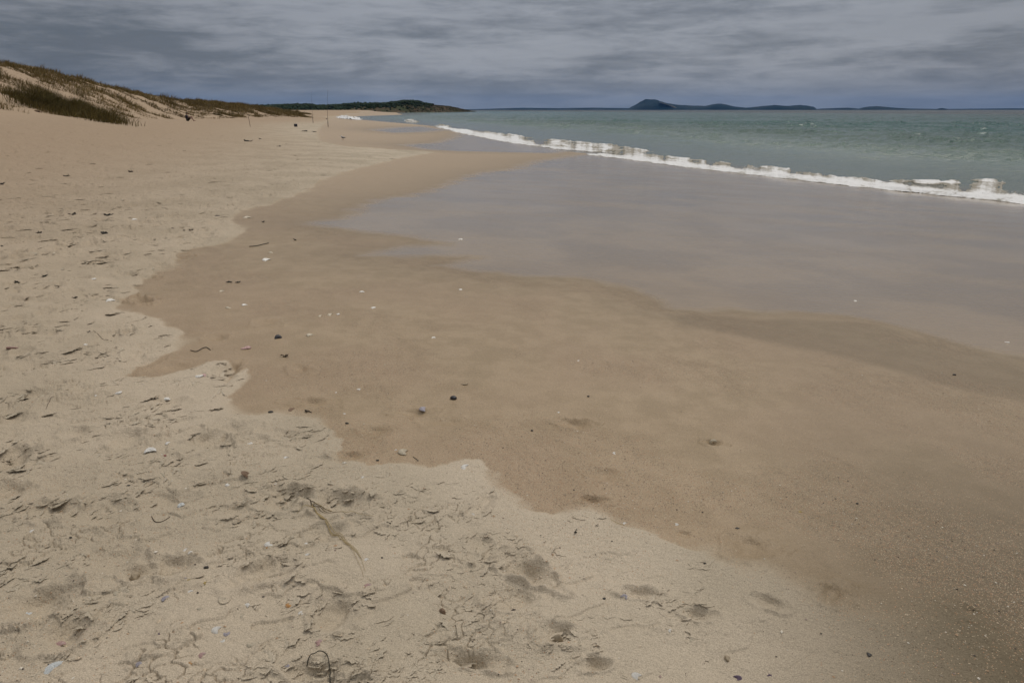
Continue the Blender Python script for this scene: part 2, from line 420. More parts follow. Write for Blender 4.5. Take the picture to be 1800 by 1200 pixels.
# ------------------------------------------------------------------ materials
class NT:
    def __init__(s, name):
        s.m = bpy.data.materials.new(name); s.m.use_nodes = True; s.t = s.m.node_tree; s.t.nodes.clear()
        s.out = s.n('ShaderNodeOutputMaterial')
    def n(s, typ, **k):
        nd = s.t.nodes.new(typ)
        for a, b in k.items(): setattr(nd, a, b)
        return nd
    def l(s, a, b): s.t.links.new(a, b)
    def val(s, sock, v):
        if hasattr(v, 'is_linked') or isinstance(v, bpy.types.NodeSocket): s.l(v, sock)
        else: sock.default_value = v
    def math(s, op, a, b=0.0, c=0.0, clamp=False):
        nd = s.n('ShaderNodeMath', operation=op, use_clamp=clamp)
        s.val(nd.inputs[0], a); s.val(nd.inputs[1], b)
        if len(nd.inputs) > 2: s.val(nd.inputs[2], c)
        return nd.outputs[0]
    def mix(s, f, a, b, blend='MIX'):
        nd = s.n('ShaderNodeMix', data_type='RGBA', blend_type=blend)
        s.val(nd.inputs[0], f)
        for k, v in ((6, a), (7, b)):
            s.val(nd.inputs[k], (*v, 1) if isinstance(v, tuple) and len(v) == 3 else v)
        return nd.outputs[2]
    def at(s, name):
        nd = s.n('ShaderNodeAttribute', attribute_name=name); return nd
    def noise(s, vec, scale, detail=3, rough=.5, dist=0.0):
        nd = s.n('ShaderNodeTexNoise'); s.l(vec, nd.inputs['Vector']); nd.inputs['Scale'].default_value = scale
        nd.inputs['Detail'].default_value = detail; nd.inputs['Roughness'].default_value = rough; nd.inputs['Distortion'].default_value = dist
        return nd.outputs[0]
    def vor(s, vec, scale, feature='F1'):
        nd = s.n('ShaderNodeTexVoronoi', feature=feature); s.l(vec, nd.inputs['Vector']); nd.inputs['Scale'].default_value = scale
        return nd
    def ramp(s, f, pts):
        nd = s.n('ShaderNodeMapRange', interpolation_type='SMOOTHSTEP'); s.val(nd.inputs[0], f)
        nd.inputs[1].default_value, nd.inputs[2].default_value, nd.inputs[3].default_value, nd.inputs[4].default_value = pts
        return nd.outputs[0]
    def pos(s): return s.n('ShaderNodeNewGeometry').outputs['Position']
    def obj(s): return s.n('ShaderNodeTexCoord').outputs['Object']
    def mapping(s, vec, scale=(1,1,1), rot=(0,0,0)):
        nd = s.n('ShaderNodeMapping'); s.l(vec, nd.inputs[0]); nd.inputs['Scale'].default_value = scale; nd.inputs['Rotation'].default_value = rot
        return nd.outputs[0]
    def bump(s, h, dist, strength=1.0, normal=None):
        nd = s.n('ShaderNodeBump'); nd.inputs['Distance'].default_value = dist; s.val(nd.inputs['Strength'], strength); s.l(h, nd.inputs['Height'])
        if normal is not None: s.l(normal, nd.inputs['Normal'])
        return nd.outputs[0]
    def bsdf(s, col, rough=.8, spec=.5, normal=None, metal=0.0, **k):
        b = s.n('ShaderNodeBsdfPrincipled')
        s.val(b.inputs['Base Color'], (*col, 1) if isinstance(col, tuple) and len(col) == 3 else col)
        s.val(b.inputs['Roughness'], rough); s.val(b.inputs['Specular IOR Level'], spec); s.val(b.inputs['Metallic'], metal)
        for a, v in k.items(): s.val(b.inputs[a], v)
        if normal is not None: s.l(normal, b.inputs['Normal'])
        s.l(b.outputs[0], s.out.inputs[0]); return b

def simple(name, col, rough=.7, var=.25, scale=60, bump=0.0, spec=.4, col2=None, detail=3, metal=0.0, obj=True):
    m = NT(name); v = m.obj() if obj else m.pos()
    f = m.noise(v, scale, detail)
    c2 = col2 if col2 else tuple(c * (1 - var) for c in col)
    c = m.mix(m.ramp(f, (.35, .65, 0, 1)), c2, col)
    n = m.bump(f, bump) if bump else None
    m.bsdf(c, rough, spec, n, metal)
    return m.m

# --- sand
def sand_material():
    m = NT('beach_sand'); p = m.pos()
    dry = m.at('dry').outputs['Fac']; film = m.at('film').outputs['Fac']; grit = m.at('grit').outputs['Fac']; damp = m.at('damp').outputs['Fac']; tone = m.at('tone').outputs['Fac']
    lo = m.noise(p, .6, 4); mid = m.noise(p, 5, 5, .6); fine = m.noise(p, 260, 2, .6)
    DRYC = m.mix(m.ramp(lo, (.38, .62, 0, 1)), (.415, .352, .260), (.505, .425, .320))
    DRYC = m.mix(m.ramp(m.at('far').outputs['Fac'], (0, 1, 0, 1)), DRYC, (.368, .272, .182))
    WETC = m.mix(m.ramp(mid, (.35, .65, 0, 1)), (.305, .226, .138), (.350, .260, .164))
    WETC = m.mix(m.ramp(lo, (.42, .6, 0, .6)), WETC, (.330, .238, .152))
    WETC = m.mix(m.at('tone').outputs['Fac'], WETC, (.390, .285, .178))  # farther wet sand paler: drier there, plus grazing reflection put into the colour
    DMP_VIGN = (.120, .090, .050)  # damp sand, taken darker to paint in lens vignetting at lower right
    WETC = m.mix(m.math('MULTIPLY', damp, .85), WETC, DMP_VIGN)
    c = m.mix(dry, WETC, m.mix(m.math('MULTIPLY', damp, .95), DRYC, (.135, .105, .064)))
    FILMC = m.mix(m.ramp(lo, (.4, .6, 0, 1)), (.315, .236, .150), (.262, .198, .130))
    c = m.mix(film, c, FILMC)
    c = m.mix(m.math('MULTIPLY', m.ramp(mid, (.3, .7, .35, 0)), .5), c, m.mix(1.0, c, (.80, .78, .74), 'MULTIPLY'))
    # grains
    g = m.ramp(fine, (.30, .70, .78, 1.20))
    gm = m.n('ShaderNodeCombineColor'); [m.l(g, gm.inputs[k]) for k in range(3)]
    c = m.mix(1.0, c, gm.outputs[0], 'MULTIPLY')
    # shell grit: pale and rust crumbs
    v = m.vor(p, 210); rnd = m.n('ShaderNodeSeparateColor'); m.l(v.outputs['Color'], rnd.inputs[0])
    isg = m.math('MULTIPLY', m.math('LESS_THAN', v.outputs['Distance'], .42), m.math('LESS_THAN', rnd.outputs[0], m.math('MULTIPLY', grit, .55)))
    gc = m.mix(m.ramp(rnd.outputs[1], (.2, .8, 0, 1)), (.40, .22, .12), (.50, .40, .27))
    gc = m.mix(m.math('GREATER_THAN', rnd.outputs[2], .80), gc, (.07, .05, .035))
    c = m.mix(m.math('MULTIPLY', isg, .85), c, gc)
    v2 = m.vor(p, 90); r2 = m.n('ShaderNodeSeparateColor'); m.l(v2.outputs['Color'], r2.inputs[0])
    sp = m.math('MULTIPLY', m.math('LESS_THAN', v2.outputs['Distance'], .16), m.math('LESS_THAN', r2.outputs[0], m.math('ADD', .008, m.math('MULTIPLY', grit, .03))))
    sc_ = m.mix(m.math('GREATER_THAN', r2.outputs[1], .5), (.06, .045, .035), (.6, .5, .38))
    c = m.mix(m.math('MULTIPLY', sp, .9), c, sc_)
    rgh = m.math('ADD', .46, m.math('MULTIPLY', dry, .45))
    rgh = m.mix(film, rgh, (.13, .13, .13))
    sepr = m.n('ShaderNodeSeparateColor'); m.l(rgh, sepr.inputs[0])
    nof = m.math('SUBTRACT', 1.0, film)
    n = m.bump(m.math('MULTIPLY', m.noise(p, 70, 3, .6), 1.0), .006, m.math('MULTIPLY', nof, .8))
    n = m.bump(fine, .0016, m.math('MULTIPLY', nof, m.math('ADD', .5, m.math('MULTIPLY', dry, .4))), n)
    n = m.bump(m.noise(m.mapping(p, (1, 1.5, 1), (0, 0, .4)), 24, 5, .65), .022, m.math('MULTIPLY', dry, .55), n)
    n = m.bump(m.noise(m.mapping(p, (1, 1.5, 1), (0, 0, .4)), 5, 5, .65), .08, m.math('MULTIPLY', dry, m.math('MULTIPLY', m.at('mid').outputs['Fac'], 1.0)), n)
    n = m.bump(m.math('MULTIPLY', isg, grit), .004, .7, n)
    n = m.bump(m.noise(m.mapping(p, (1, 3, 1), (0, 0, .35)), 6, 3), .006, m.math('MULTIPLY', film, .5), n)
    m.bsdf(c, sepr.outputs[0], m.math('ADD', .22, m.math('MULTIPLY', film, .3)), n)
    return m.m

def sea_material():
    m = NT('sea_water'); p = m.pos()
    dist = m.at('shore').outputs['Fac']
    lo = m.noise(m.mapping(p, (.6, 1.6, 1)), .05, 3)
    d2 = m.math('ADD', dist, m.math('MULTIPLY', m.math('SUBTRACT', lo, .5), m.math('ADD', 3, m.math('MULTIPLY', dist, .6))))
    c = m.mix(m.ramp(d2, (0, 4, 0, 1)), (.190, .150, .098), (.125, .150, .110))
    c = m.mix(m.ramp(d2, (3, 22, 0, 1)), c, (.098, .152, .120))
    c = m.mix(m.ramp(d2, (18, 80, 0, 1)), c, (.022, .098, .086))
    c = m.mix(m.ramp(d2, (110, 500, 0, 1)), c, (.010, .024, .030))
    chop = m.noise(m.mapping(p, (.7, 1.5, 1), (0, 0, .25)), 1.1, 5, .6)
    sm = m.noise(m.mapping(p, (.8, 1.4, 1), (0, 0, -.2)), 7, 4, .6)
    far = m.ramp(dist, (3, 40, .15, 1))
    big = m.noise(m.mapping(p, (.5, 1.6, 1), (0, 0, .25)), .30, 3, .55)
    n = m.bump(chop, .9, far)
    n = m.bump(big, 3.0, m.ramp(dist, (40, 160, 0, 1)), n)
    n = m.bump(sm, .05, .6, n)
    m.bsdf(c, m.ramp(dist, (20, 600, .10, .32)), .5, n, IOR=1.333)
    return m.m

def foam_material():
    m = NT('foam'); p = m.pos()
    th = m.at('thick').outputs['Fac']
    f = m.math('ADD', m.math('MULTIPLY', m.noise(p, 9, 5, .65), .5), m.math('MULTIPLY', m.noise(m.mapping(p, (1, .45, 1)), 2.4, 5, .65), .5))
    c = m.mix(m.ramp(m.math('ADD', th, m.math('MULTIPLY', m.math('SUBTRACT', f, .5), 2.6)), (.02, .60, 0, 1)), (.25, .22, .165), (.72, .71, .69))
    n = m.bump(m.noise(p, 22, 4, .6), .03, .8)
    m.bsdf(c, .6, .3, n)
    return m.m

def col_material(name, rough=.8, bump=0.0, spec=.3, scale=30, aname='col', tr=0.0):
    m = NT(name); c = m.at(aname).outputs['Color']
    f = m.noise(m.pos(), scale, 3)
    k = m.n('ShaderNodeCombineColor'); g = m.ramp(f, (.3, .7, .8, 1.2)); [m.l(g, k.inputs[i]) for i in range(3)]
    c = m.mix(1.0, c, k.outputs[0], 'MULTIPLY')
    m.bsdf(c, rough, spec, m.bump(f, bump) if bump else None)
    return m.m

# ------------------------------------------------------------------ the beach sheet
def build_beach():
    az = np.concatenate([np.arange(-180, -52, 3.0), np.arange(-52, -46, .3), np.arange(-46, 46, .0605), np.arange(46, 52, .3), np.arange(52, 180, 3.0)])
    az = np.unique(az); th = []; r = [.35, .5, .65]
    t = 64.0
    while True:
        rr_ = CAM_Z / math.tan(R_(t))
        if rr_ - (r[-1]) > .27 or rr_ > 60: break
        r.append(rr_); t -= .058
    while r[-1] < 62: r.append(r[-1] + .27)
    while r[-1] < 260: r.append(r[-1] + .62)
    while r[-1] < 40000: r.append(r[-1] * 1.035)
    r = np.array(r); na, nr = len(az), len(r)
    A, Rr = np.meshgrid(np.radians(az), r)
    x = (Rr * np.sin(A)).ravel(); y = (Rr * np.cos(A)).ravel()
    z, dry, film, sd, sf, w = ground(x, y, True)
    i = np.arange(nr - 1)[:, None] * na + np.arange(na)[None, :]
    j = np.roll(i, -1, axis=1)
    q = np.stack([i, j, j + na, i + na], -1).reshape(-1, 4)
    cen = len(x); x = np.append(x, 0); y = np.append(y, 0); z = np.append(z, z[:na].mean())
    tri = np.stack([np.full(na, cen), np.roll(np.arange(na), -1), np.arange(na)], 1)
    me = mesh_np('beach', np.stack([x, y, z], 1), q, tri)
    rd = np.hypot(x[:-1], y[:-1])
    X = x[:-1]; Y = y[:-1]
    gr = sst(.02, .42, fbm(X * .9 + Y * .5, Y * .8 - X * .3, 201, 4) + .30 * np.exp(-((sd + .25) / .5) ** 2) + .14 * sst(.3, 2, X) + .05) * (1 - film)
    gr = gr * (1 - .78 * dry) * (1 - sst(9, 22, rd))
    damp = .5 * np.exp(-np.maximum(-sf, 0) / np.clip(rd * .09, .3, 3)) * (1 - film) * (1 - dry) + 1.0*sst(-.12, 1.2, X-.3*Y)*(1-.75*sst(1.9,4.0,Y))*(1-sst(4,7,Y))*(1-film)  # damp by the film; lower-right term mixes wet sand with painted lens vignetting
    sz = sdf(X + .05 * perlin(X * 2, Y * 2, 55), Y + .08 * perlin(X * 2, Y * 2, 56), damp_pl)
    damp = np.maximum(damp, .62 * sst(-.06, .25, sz) * (1 - film))
    ap = np.append
    attr(me, 'dry', ap(dry, 1)); attr(me, 'film', ap(film, 0)); attr(me, 'grit', ap(gr, 0)); attr(me, 'damp', ap(np.clip(damp, 0, 1), 0))
    attr(me, 'far', ap(dry * sst(-26, -3, w) , 0)); attr(me, 'tone', ap(sst(7, 26, rd) * (1 - dry), 0))  # tone grows with distance: drier sand and painted grazing reflection together
    attr(me, 'mid', ap(sst(5, 14, rd) * (1 - sst(-4, 2, w)*.7), 0))
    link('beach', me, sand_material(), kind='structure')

# ------------------------------------------------------------------ sea
def wave_z(x, y, d, r):
    a = -.30; U = x * math.cos(a) + y * math.sin(a); V = -x * math.sin(a) + y * math.cos(a)
    am = sst(1, 22, d) * (1 - sst(300, 900, r)); am2 = .22 + .78 * sst(8, 34, d)
    wrp = perlin(U * .13, V * .13, 303)
    def crests(k, seed, wl, el):      # short-crested waves, steep on the shoreward side
        q = d / wl + wrp * 1.3 + .9 * perlin(U / (wl * el), V / (wl * el), seed); fr = q - np.floor(q)
        return (fr ** 2.2 - sst(.84, 1.0, fr)) * sst(.0, .35, perlin(x / (wl * 1.7), y / (wl * 2.4), seed + 1) + .08)
    z = am * am2 * (.44 * crests(0, 331, 7.5, .55) + .22 * crests(0, 341, 3.6, .6) + .10 * ridged(U * .40, V * .40, 307, 3) + .09 * fbm(U * 1.1, V * 1.1, 311, 3))
    z += am * .05 * np.sin(d * .55 + 2.2 * perlin(x * .05, y * .05, 313))
    z += .012 * fbm(U * 1.2, V * 2.2, 317, 2) * sst(0, 3, d)
    return z

def build_sea():
    az = np.arange(-48, 72, .088); r = [14.0]
    while r[-1] < 200: r.append(r[-1] + min(.40, max(.12, r[-1]*.0045)))
    while r[-1] < 36000: r.append(r[-1] * 1.0075 + .05 if r[-1] < 1500 else r[-1]*1.03)
    r = np.array(r); A, Rr = np.meshgrid(np.radians(az), r)
    x = (Rr * np.sin(A)).ravel(); y = (Rr * np.cos(A)).ravel(); na, nr = len(az), len(r)
    d = (x - XS(y)) * .9
    z = SEA + wave_z(x, y, d, Rr.ravel())
    i = (np.arange(nr - 1)[:, None] * na + np.arange(na - 1)[None, :])
    q = np.stack([i, i + 1, i + 1 + na, i + na], -1).reshape(-1, 4)
    keep = (d[q] > -6).any(1)
    q = q[keep]; u, inv = np.unique(q, return_inverse=True)
    me = mesh_np('sea', np.stack([x, y, z], 1)[u], inv.reshape(-1, 4))
    attr(me, 'shore', d[u])
    link('sea', me, sea_material(), kind='structure')

def zpoly(pxs, z=SEA): return np.array([PZ(a, b, z) for a, b in pxs])

FOAMS = [  # polygon px, crown height, lace
 ([(765,222),(800,226),(850,231),(908,237),(950,244),(1000,247),(1050,252),(1100,257),(1148,266),(1130,270),(1160,272),(1185,276),(1240,282),(1300,289),(1345,291),(1400,300),
   (1480,311),(1560,321),(1640,329),(1690,324),(1740,317),(1800,315),(1900,312),(1900,374),(1800,362),(1700,351),(1650,348),(1600,343),(1500,333),(1400,321),(1300,309),(1200,297),
   (1150,289),(1100,281),(1060,276),(1028,273),(1035,271),(1075,270),(1060,268),(1000,264),(950,259),(900,253),(850,245),(800,234),(780,228)], .07, .9),
 ([(590,206.5),(615,206.8),(636,209.5),(636,212),(610,212.5),(600,210.5)], .45, .3),
 ([(716,210),(728,211.5),(737,214),(730,216.5),(712,215)], .35, .35),
 ([(763,221.5),(778,220),(790,221),(788,227),(775,228)], .22, .5),
 ([(1560,318),(1620,316),(1720,316),(1760,314),(1900,312),(1900,322),(1760,324),(1700,330),(1640,326)], .02, 1.9),
]
def build_foam():
    az = np.arange(-17, 42, .042); r = [15.5]
    while r[-1] < 300: r.append(r[-1] * 1.0022)
    r = np.array(r); na = len(az); nr = len(r)
    A, Rr = np.meshgrid(np.radians(az), r); x = (Rr * np.sin(A)).ravel(); y = (Rr * np.cos(A)).ravel(); rr_ = Rr.ravel()
    d = (x - XS(y)) * .9
    i = np.where((d > -5) & (d < 40))[0]
    x = x[i]; y = y[i]; rr_ = rr_[i]; d = d[i]
    best = np.full(len(x), -9.0); hgt = np.zeros(len(x)); lace = np.ones(len(x))
    wx = fbm(x * .9, y * .9, 401, 4); wy = fbm(x * .9, y * .9, 405, 4)
    for pl, h, lc in FOAMS:
        pz = zpoly(pl)
        k = np.clip(rr_ * .012, .2, 2)
        s = sdf(x + wx * k, y + wy * k * 1.3, pz)
        width = np.clip(rr_ * .022, .35, 2.2)
        v = s / width
        up = v > best
        best = np.where(up, v, best); hgt = np.where(up, h, hgt); lace = np.where(up, lc, lace)
    keep = best > -.15
    idx = i[keep]
    x = x[keep]; y = y[keep]; rr_ = rr_[keep]; best = best[keep]; hgt = hgt[keep]; lace = lace[keep]; d = d[keep]
    sc = np.clip(30 / rr_, .25, 1)
    along = x * .30 + y * .95; across = x * .95 - y * .30
    big = fbm(along * .28, across * .22, 409, 3)
    cell = ridged(along * .75 * sc + .6 * big, across * .55 * sc, 411, 3)          # foam torn into lace behind the front
    fine = ridged(along * 2.2 * sc, across * 1.6 * sc, 413, 3)
    back = sst(.15, 2.0, d)                                  # 0 at the front edge, 1 well behind
    dens = np.minimum(best * 1.8 + .30, .80) + .35 * (1 - back) * (best > 0) - back * lace * (.07 + .36 * big) + (cell - .56) * lace * (.5 + .9 * back) + (fine - .56) * (.6 + .7 * back) - .22 * sst(.25, -.15, best)
    lump = fbm(x * 1.2 * sc, y * .6 * sc, 421, 2)
    lump2 = np.abs(fbm(x * 3 * sc, y * 1.5 * sc, 431, 2))
    body = np.clip(best, 0, .8)
    roll = sst(-.1, .5, fbm(x * .3, y * .3, 441, 2) + .1)
    z0 = np.maximum(base_z(x, y, False), SEA + wave_z(x, y, (x - XS(y)) * .9, rr_))
    tp = sst(.05, .65, dens) * sst(-.12, .55, best)
    z = z0 + .003 + tp * .045 + tp * body * hgt * (.12 + 1.7 * roll ** 2) * (1 + .8 * lump) + tp * body * .05 * fbm(x * 1.6 * sc, y * .7 * sc, 423, 2) + tp * (.015 + hgt * .3) * lump2
    full = np.full(na * nr, -1); full[idx] = np.arange(len(idx))
    ii = (np.arange(nr - 1)[:, None] * na + np.arange(na - 1)[None, :]).ravel()
    q = full[np.stack([ii, ii + 1, ii + 1 + na, ii + na], -1)]
    q = q[(q >= 0).all(1)]
    q = q[(dens[q] > .06).all(1)]
    u, inv = np.unique(q, return_inverse=True)
    me = mesh_np('sea_foam', np.stack([x, y, z], 1)[u], inv.reshape(-1, 4))
    attr(me, 'thick', (np.clip(dens, 0, 1.2) * .55 - .20 * back * (.6 + 1.6 * np.clip(.5 - cell, -.3, .4)))[u])
    fm = foam_material()
    link('sea_foam', me, fm, kind='stuff', label='white lacy foam of the small waves breaking along the waterline', cat='foam')
    # spray thrown up by the breaking lip
    V = []; F = []
    def drop(c, s):
        n = len(V); a = rng.normal(size=3); a /= np.linalg.norm(a)
        for k in ((1, 0, -.6), (-.5, .87, -.6), (-.5, -.87, -.6), (0, 0, 1.1)): V.append(c + np.array(k) * s)
        for f in ((0, 2, 1), (0, 1, 3), (1, 2, 3), (2, 0, 3)): F.append([n + j for j in f])
    for (a, b, wpx, n, hh) in ((1318, 301, 10, 420, .30), (1337, 303, 9, 420, .28), (1290, 300, 12, 120, .14), (1755, 345, 30, 260, .16), (1790, 347, 22, 260, .18), (780, 225, 8, 150, .35), (725, 214, 7, 150, .45), (612, 211, 14, 150, .5)):
        for _ in range(n):
            jet = rng.integers(0, 5)
            px = a + (jet - 2) / 2 * wpx * .8 + rng.normal() * wpx * .16
            c = PZ(px, b + rng.uniform(-3, 2), SEA)
            rr2 = np.hypot(*c)
            t = rng.beta(1.1, 2.2)
            lean = (rng.normal() * .10 + (jet - 2) * .08) * t
            drop(np.array([c[0] + lean, c[1] + rng.normal() * .08, SEA + .05 + hh * t * (.6 + .4 * math.sin(jet * 2.4))]), rng.uniform(.005, .013) * (1.35 - t) * max(1, rr2 / 35))
    me = mesh_np('sea_spray', np.array(V), None, np.array(F)); attr(me, 'thick', np.ones(len(V)))
    link('sea_spray', me, fm, kind='stuff', label='white droplets splashing up where the waves break', cat='spray')

# ------------------------------------------------------------------ distant land
def build_land():
    hm = NT('headland_scrub'); p = hm.pos()
    f = hm.noise(p, .05, 5, .6); g = hm.noise(p, .3, 4, .6)
    c = hm.mix(hm.ramp(f, (.38, .6, 0, 1)), (.050, .058, .026), (.095, .066, .040)); c = hm.mix(hm.ramp(g, (.4, .7, 0, .7)), c, (.020, .028, .016))
    geo = hm.n('ShaderNodeSeparateXYZ'); hm.l(p, geo.inputs[0])
    pal = hm.math('MULTIPLY', hm.ramp(geo.outputs[2], (-1.4, -.6, 1, 0)), .7)
    c = hm.mix(pal, c, (.20, .16, .12))
    hm.bsdf(c, .95, .1, hm.bump(g, 1.5))
    # skyline of the headland: px, top py, base distance
    SK = [(400,191,640),(440,190.5,660),(470,190,690),(500,188.6,700),(520,187.8,700),(545,187.5,710),(557,190,720),(575,190,730),(600,188.5,740),(620,186,750),(650,186.5,770),
          (680,185.5,790),(700,182.5,810),(720,181.5,830),(740,182.5,850),(755,185,870),(775,186,890),(790,187.5,915),(805,190.5,950),(815,193,985),(828,195.6,1040),(840,197,1100)]
    a_ = []; h_ = []; b_ = []
    for px, py, R in SK:
        x, fw, v = ray(px, py); a = math.atan2(x, fw); hor = math.hypot(x, fw)
        a_.append(a); b_.append(R); h_.append(CAM_Z + v / hor * (R + 55))
    a_ = np.array(a_); h_ = np.array(h_); b_ = np.array(b_)
    aa = np.linspace(a_[0], a_[-1], 900); depth = np.linspace(0, 1, 60)
    A, D = np.meshgrid(aa, depth)
    H = np.interp(A, a_, h_); Bd = np.interp(A, a_, b_)
    Rr = Bd + D * 190
    x = Rr * np.sin(A); y = Rr * np.cos(A)
    prof = np.where(D < .29, sst(-.02, .29, D) ** .75, 1 - .5 * sst(.35, 1, D))
    z = SEA - 2 + (H - SEA + 2) * prof + 1.1 * fbm(x * .03, y * .03, 501, 4) * sst(0, .15, D) * np.clip(H / 6, .1, 1) * (1 - .8 * np.exp(-((D - .3) / .06) ** 2))
    z += .35*fbm(x * .2, y * .2, 503, 2) * np.clip(H / 8, 0, 1)
    n = len(aa); m = len(depth)
    i = (np.arange(m - 1)[:, None] * n + np.arange(n - 1)[None, :]); q = np.stack([i, i + n, i + 1 + n, i + 1], -1).reshape(-1, 4)
    me = mesh_np('headland', np.stack([x.ravel(), y.ravel(), z.ravel()], 1), q)
    link('headland', me, hm.m, kind='structure')
    zf = z.reshape(m, n)
    def hz(a, dd): 
        ia = np.clip((a - aa[0]) / (aa[-1] - aa[0]) * (n - 1), 0, n - 1).astype(int); idd = np.clip(dd * (m - 1), 0, m - 1).astype(int)
        return zf[idd, ia]
    # the wood on it
    pine = col_material('pine_foliage', .9, 0, .1, 1.2)
    V = []; T = []; C = []
    ico_v, ico_f = ico(1)
    def crown(cx, cy, cz, rx, rz, col):
        n0 = sum(len(v) for v in V)
        k = ico_v * np.array([rx, rx, rz]) * (1 + rng.normal(size=(len(ico_v), 1)) * .22) + np.array([cx, cy, cz])
        V.append(k); T.append(ico_f + n0); C.append(np.repeat([np.array(col) * rng.uniform(.6, 1.3)], len(k), 0))
    edge = a_[SK.index((755,185,870))]
    for _ in range(5200):
        a = rng.uniform(a_[0], edge + .004); dd = rng.beta(1.4, 1.6) * .5 + .02
        if rng.uniform() < .35: dd = rng.uniform(.22, .34)
        R = np.interp(a, a_, b_) + dd * 190; x0, y0 = R * math.sin(a), R * math.cos(a)
        px = 900 + 1263 * math.tan(a)
        low = dd < .16
        if px > 600 and low and rng.uniform() < .85: continue
        z0 = float(hz(a, dd))
        s = rng.uniform(1.1, 2.5) * (R / 800) * (.65 if px > 740 else 1) * (.6 if px > 600 and dd < .24 else 1)
        crown(x0, y0, z0 + s * .55, s * rng.uniform(.8, 1.5), s * rng.uniform(.6, 1.0), (.018, .030, .016))
    for _ in range(1600):     # low dark scrub on the seaward end
        a = rng.uniform(edge - .03, a_[-1] - .004); dd = rng.uniform(.03, .34)
        R = np.interp(a, a_, b_) + dd * 190; x0, y0 = R * math.sin(a), R * math.cos(a)
        s = rng.uniform(.25, .7)
        crown(x0, y0, float(hz(a, dd)) + s * .2, s * 1.8, s, (.035, .036, .020) if rng.uniform() < .6 else (.07, .05, .03))
    me = mesh_np('pine_wood', np.concatenate(V), None, np.concatenate(T)); attr_col(me, 'col', np.concatenate(C))
    link('pine_wood', me, pine, kind='stuff', label='dark pine wood covering the far headland', cat='wood')
    # pines that stand clear against the sky
    bark = simple('pine_bark', (.10, .075, .055), .9, .3, 4)
    info = [(624, 4.2, 'tall pine at the left end of the headland\'s first tree clump'), (636, 3.6, 'pine with a rounded crown on the low shoulder before the headland rises'), (660, 3.4, 'small pine standing in the dip left of the headland summit'),
            (687, 3.4, 'pine rising at the foot of the summit wood'), (702, 3.8, 'broad pine where the summit wood begins'), (718, 4.4, 'highest pine on the headland summit'), (732, 4.0, 'flat-topped pine on the summit just right of the highest one'),
            (741, 3.6, 'last tall pine on the right end of the summit wood'), (754, 3.0, 'lone round pine in the gap seaward of the summit wood'), (745, 2.6, 'short pine at the seaward foot of the summit wood'), (574, 3.0, 'small pine at the notch in the low wooded ridge')]
    for px, hgt, lab in info:
        x, fw, v = ray(px, 190); a = math.atan2(x, fw); R = float(np.interp(a, a_, b_)) + 52
        x0, y0 = R * math.sin(a), R * math.cos(a); z0 = float(hz(a, .27)) - .2
        t = empty('pine_tree', (x0, y0, z0), label=lab, cat='tree', group='pines on the headland skyline')
        MB().tube([(0, 0, 0), (.1, 0, hgt * .4), (0, .05, hgt * .8)], [.16, .12, .05], 6).build('trunk', bark, t)
        vv = []; tt = []; n0 = 0
        for _ in range(16):
            s = rng.uniform(.35, .75); c = np.array([rng.normal() * .65, rng.normal() * .65, hgt * rng.uniform(.5, 1.0)])
            k = ico_v * np.array([s, s, s * .6]) * (1 + rng.normal(size=(len(ico_v), 1)) * .2) + c
            vv.append(k); tt.append(ico_f + n0); n0 += len(k)
        me = mesh_np('crown', np.concatenate(vv), None, np.concatenate(tt)); attr_col(me, 'col', np.full((n0, 3), (.020, .032, .018)))
        link('crown', me, pine, t)
    # islands across the bay
    im = NT('island_bush'); p = im.pos(); f = im.noise(p, .004, 5, .6)
    im.bsdf(im.mix(im.ramp(f, (.4, .62, 0, 1)), (.006, .020, .028), (.022, .036, .042)), .95, .05)
    cm = simple('pale_cliff', (.26, .23, .19), .9, .3, .02, obj=False)
    ISL = [([(800,193),(835,192.6),(870,191.6),(920,190.2),(950,190.6),(985,191.1),(1040,190),(1060,190.3),(1100,190.8),(1130,191.2),(1160,192.4),(1180,193)], 8200, 900),
           ([(1103,193),(1108,189.5),(1120,183.5),(1129,178),(1135,175.3),(1141,175),(1153,175.8),(1160,178.5),(1172,182),(1190,185),(1215,186.4),(1240,187),(1252,184.5),(1262,182.8),(1275,184),(1290,188),(1310,190),(1318,193)], 7000, 800),
           ([(1300,193),(1312,190.3),(1330,188.4),(1345,187),(1362,185.3),(1372,186.5),(1385,187.2),(1405,185.4),(1418,186.6),(1430,188.6),(1434,191),(1436,193)], 6600, 600),
           ([(1430,193),(1445,191.6),(1470,190.7),(1490,190.2),(1505,191.2),(1514,193)], 7600, 600),
           ([(1505,193),(1518,189.6),(1530,188),(1542,187.4),(1556,188.6),(1575,190.4),(1600,191.8),(1640,192.3),(1650,193)], 7200, 600),
           ([(1646,193),(1650,191.6),(1656,190.8),(1662,191.8),(1667,193)], 7000, 200),
           ([(1640,193),(1700,192),(1760,191.4),(1800,191.2),(1900,190.5),(2000,193)], 9000, 600)]
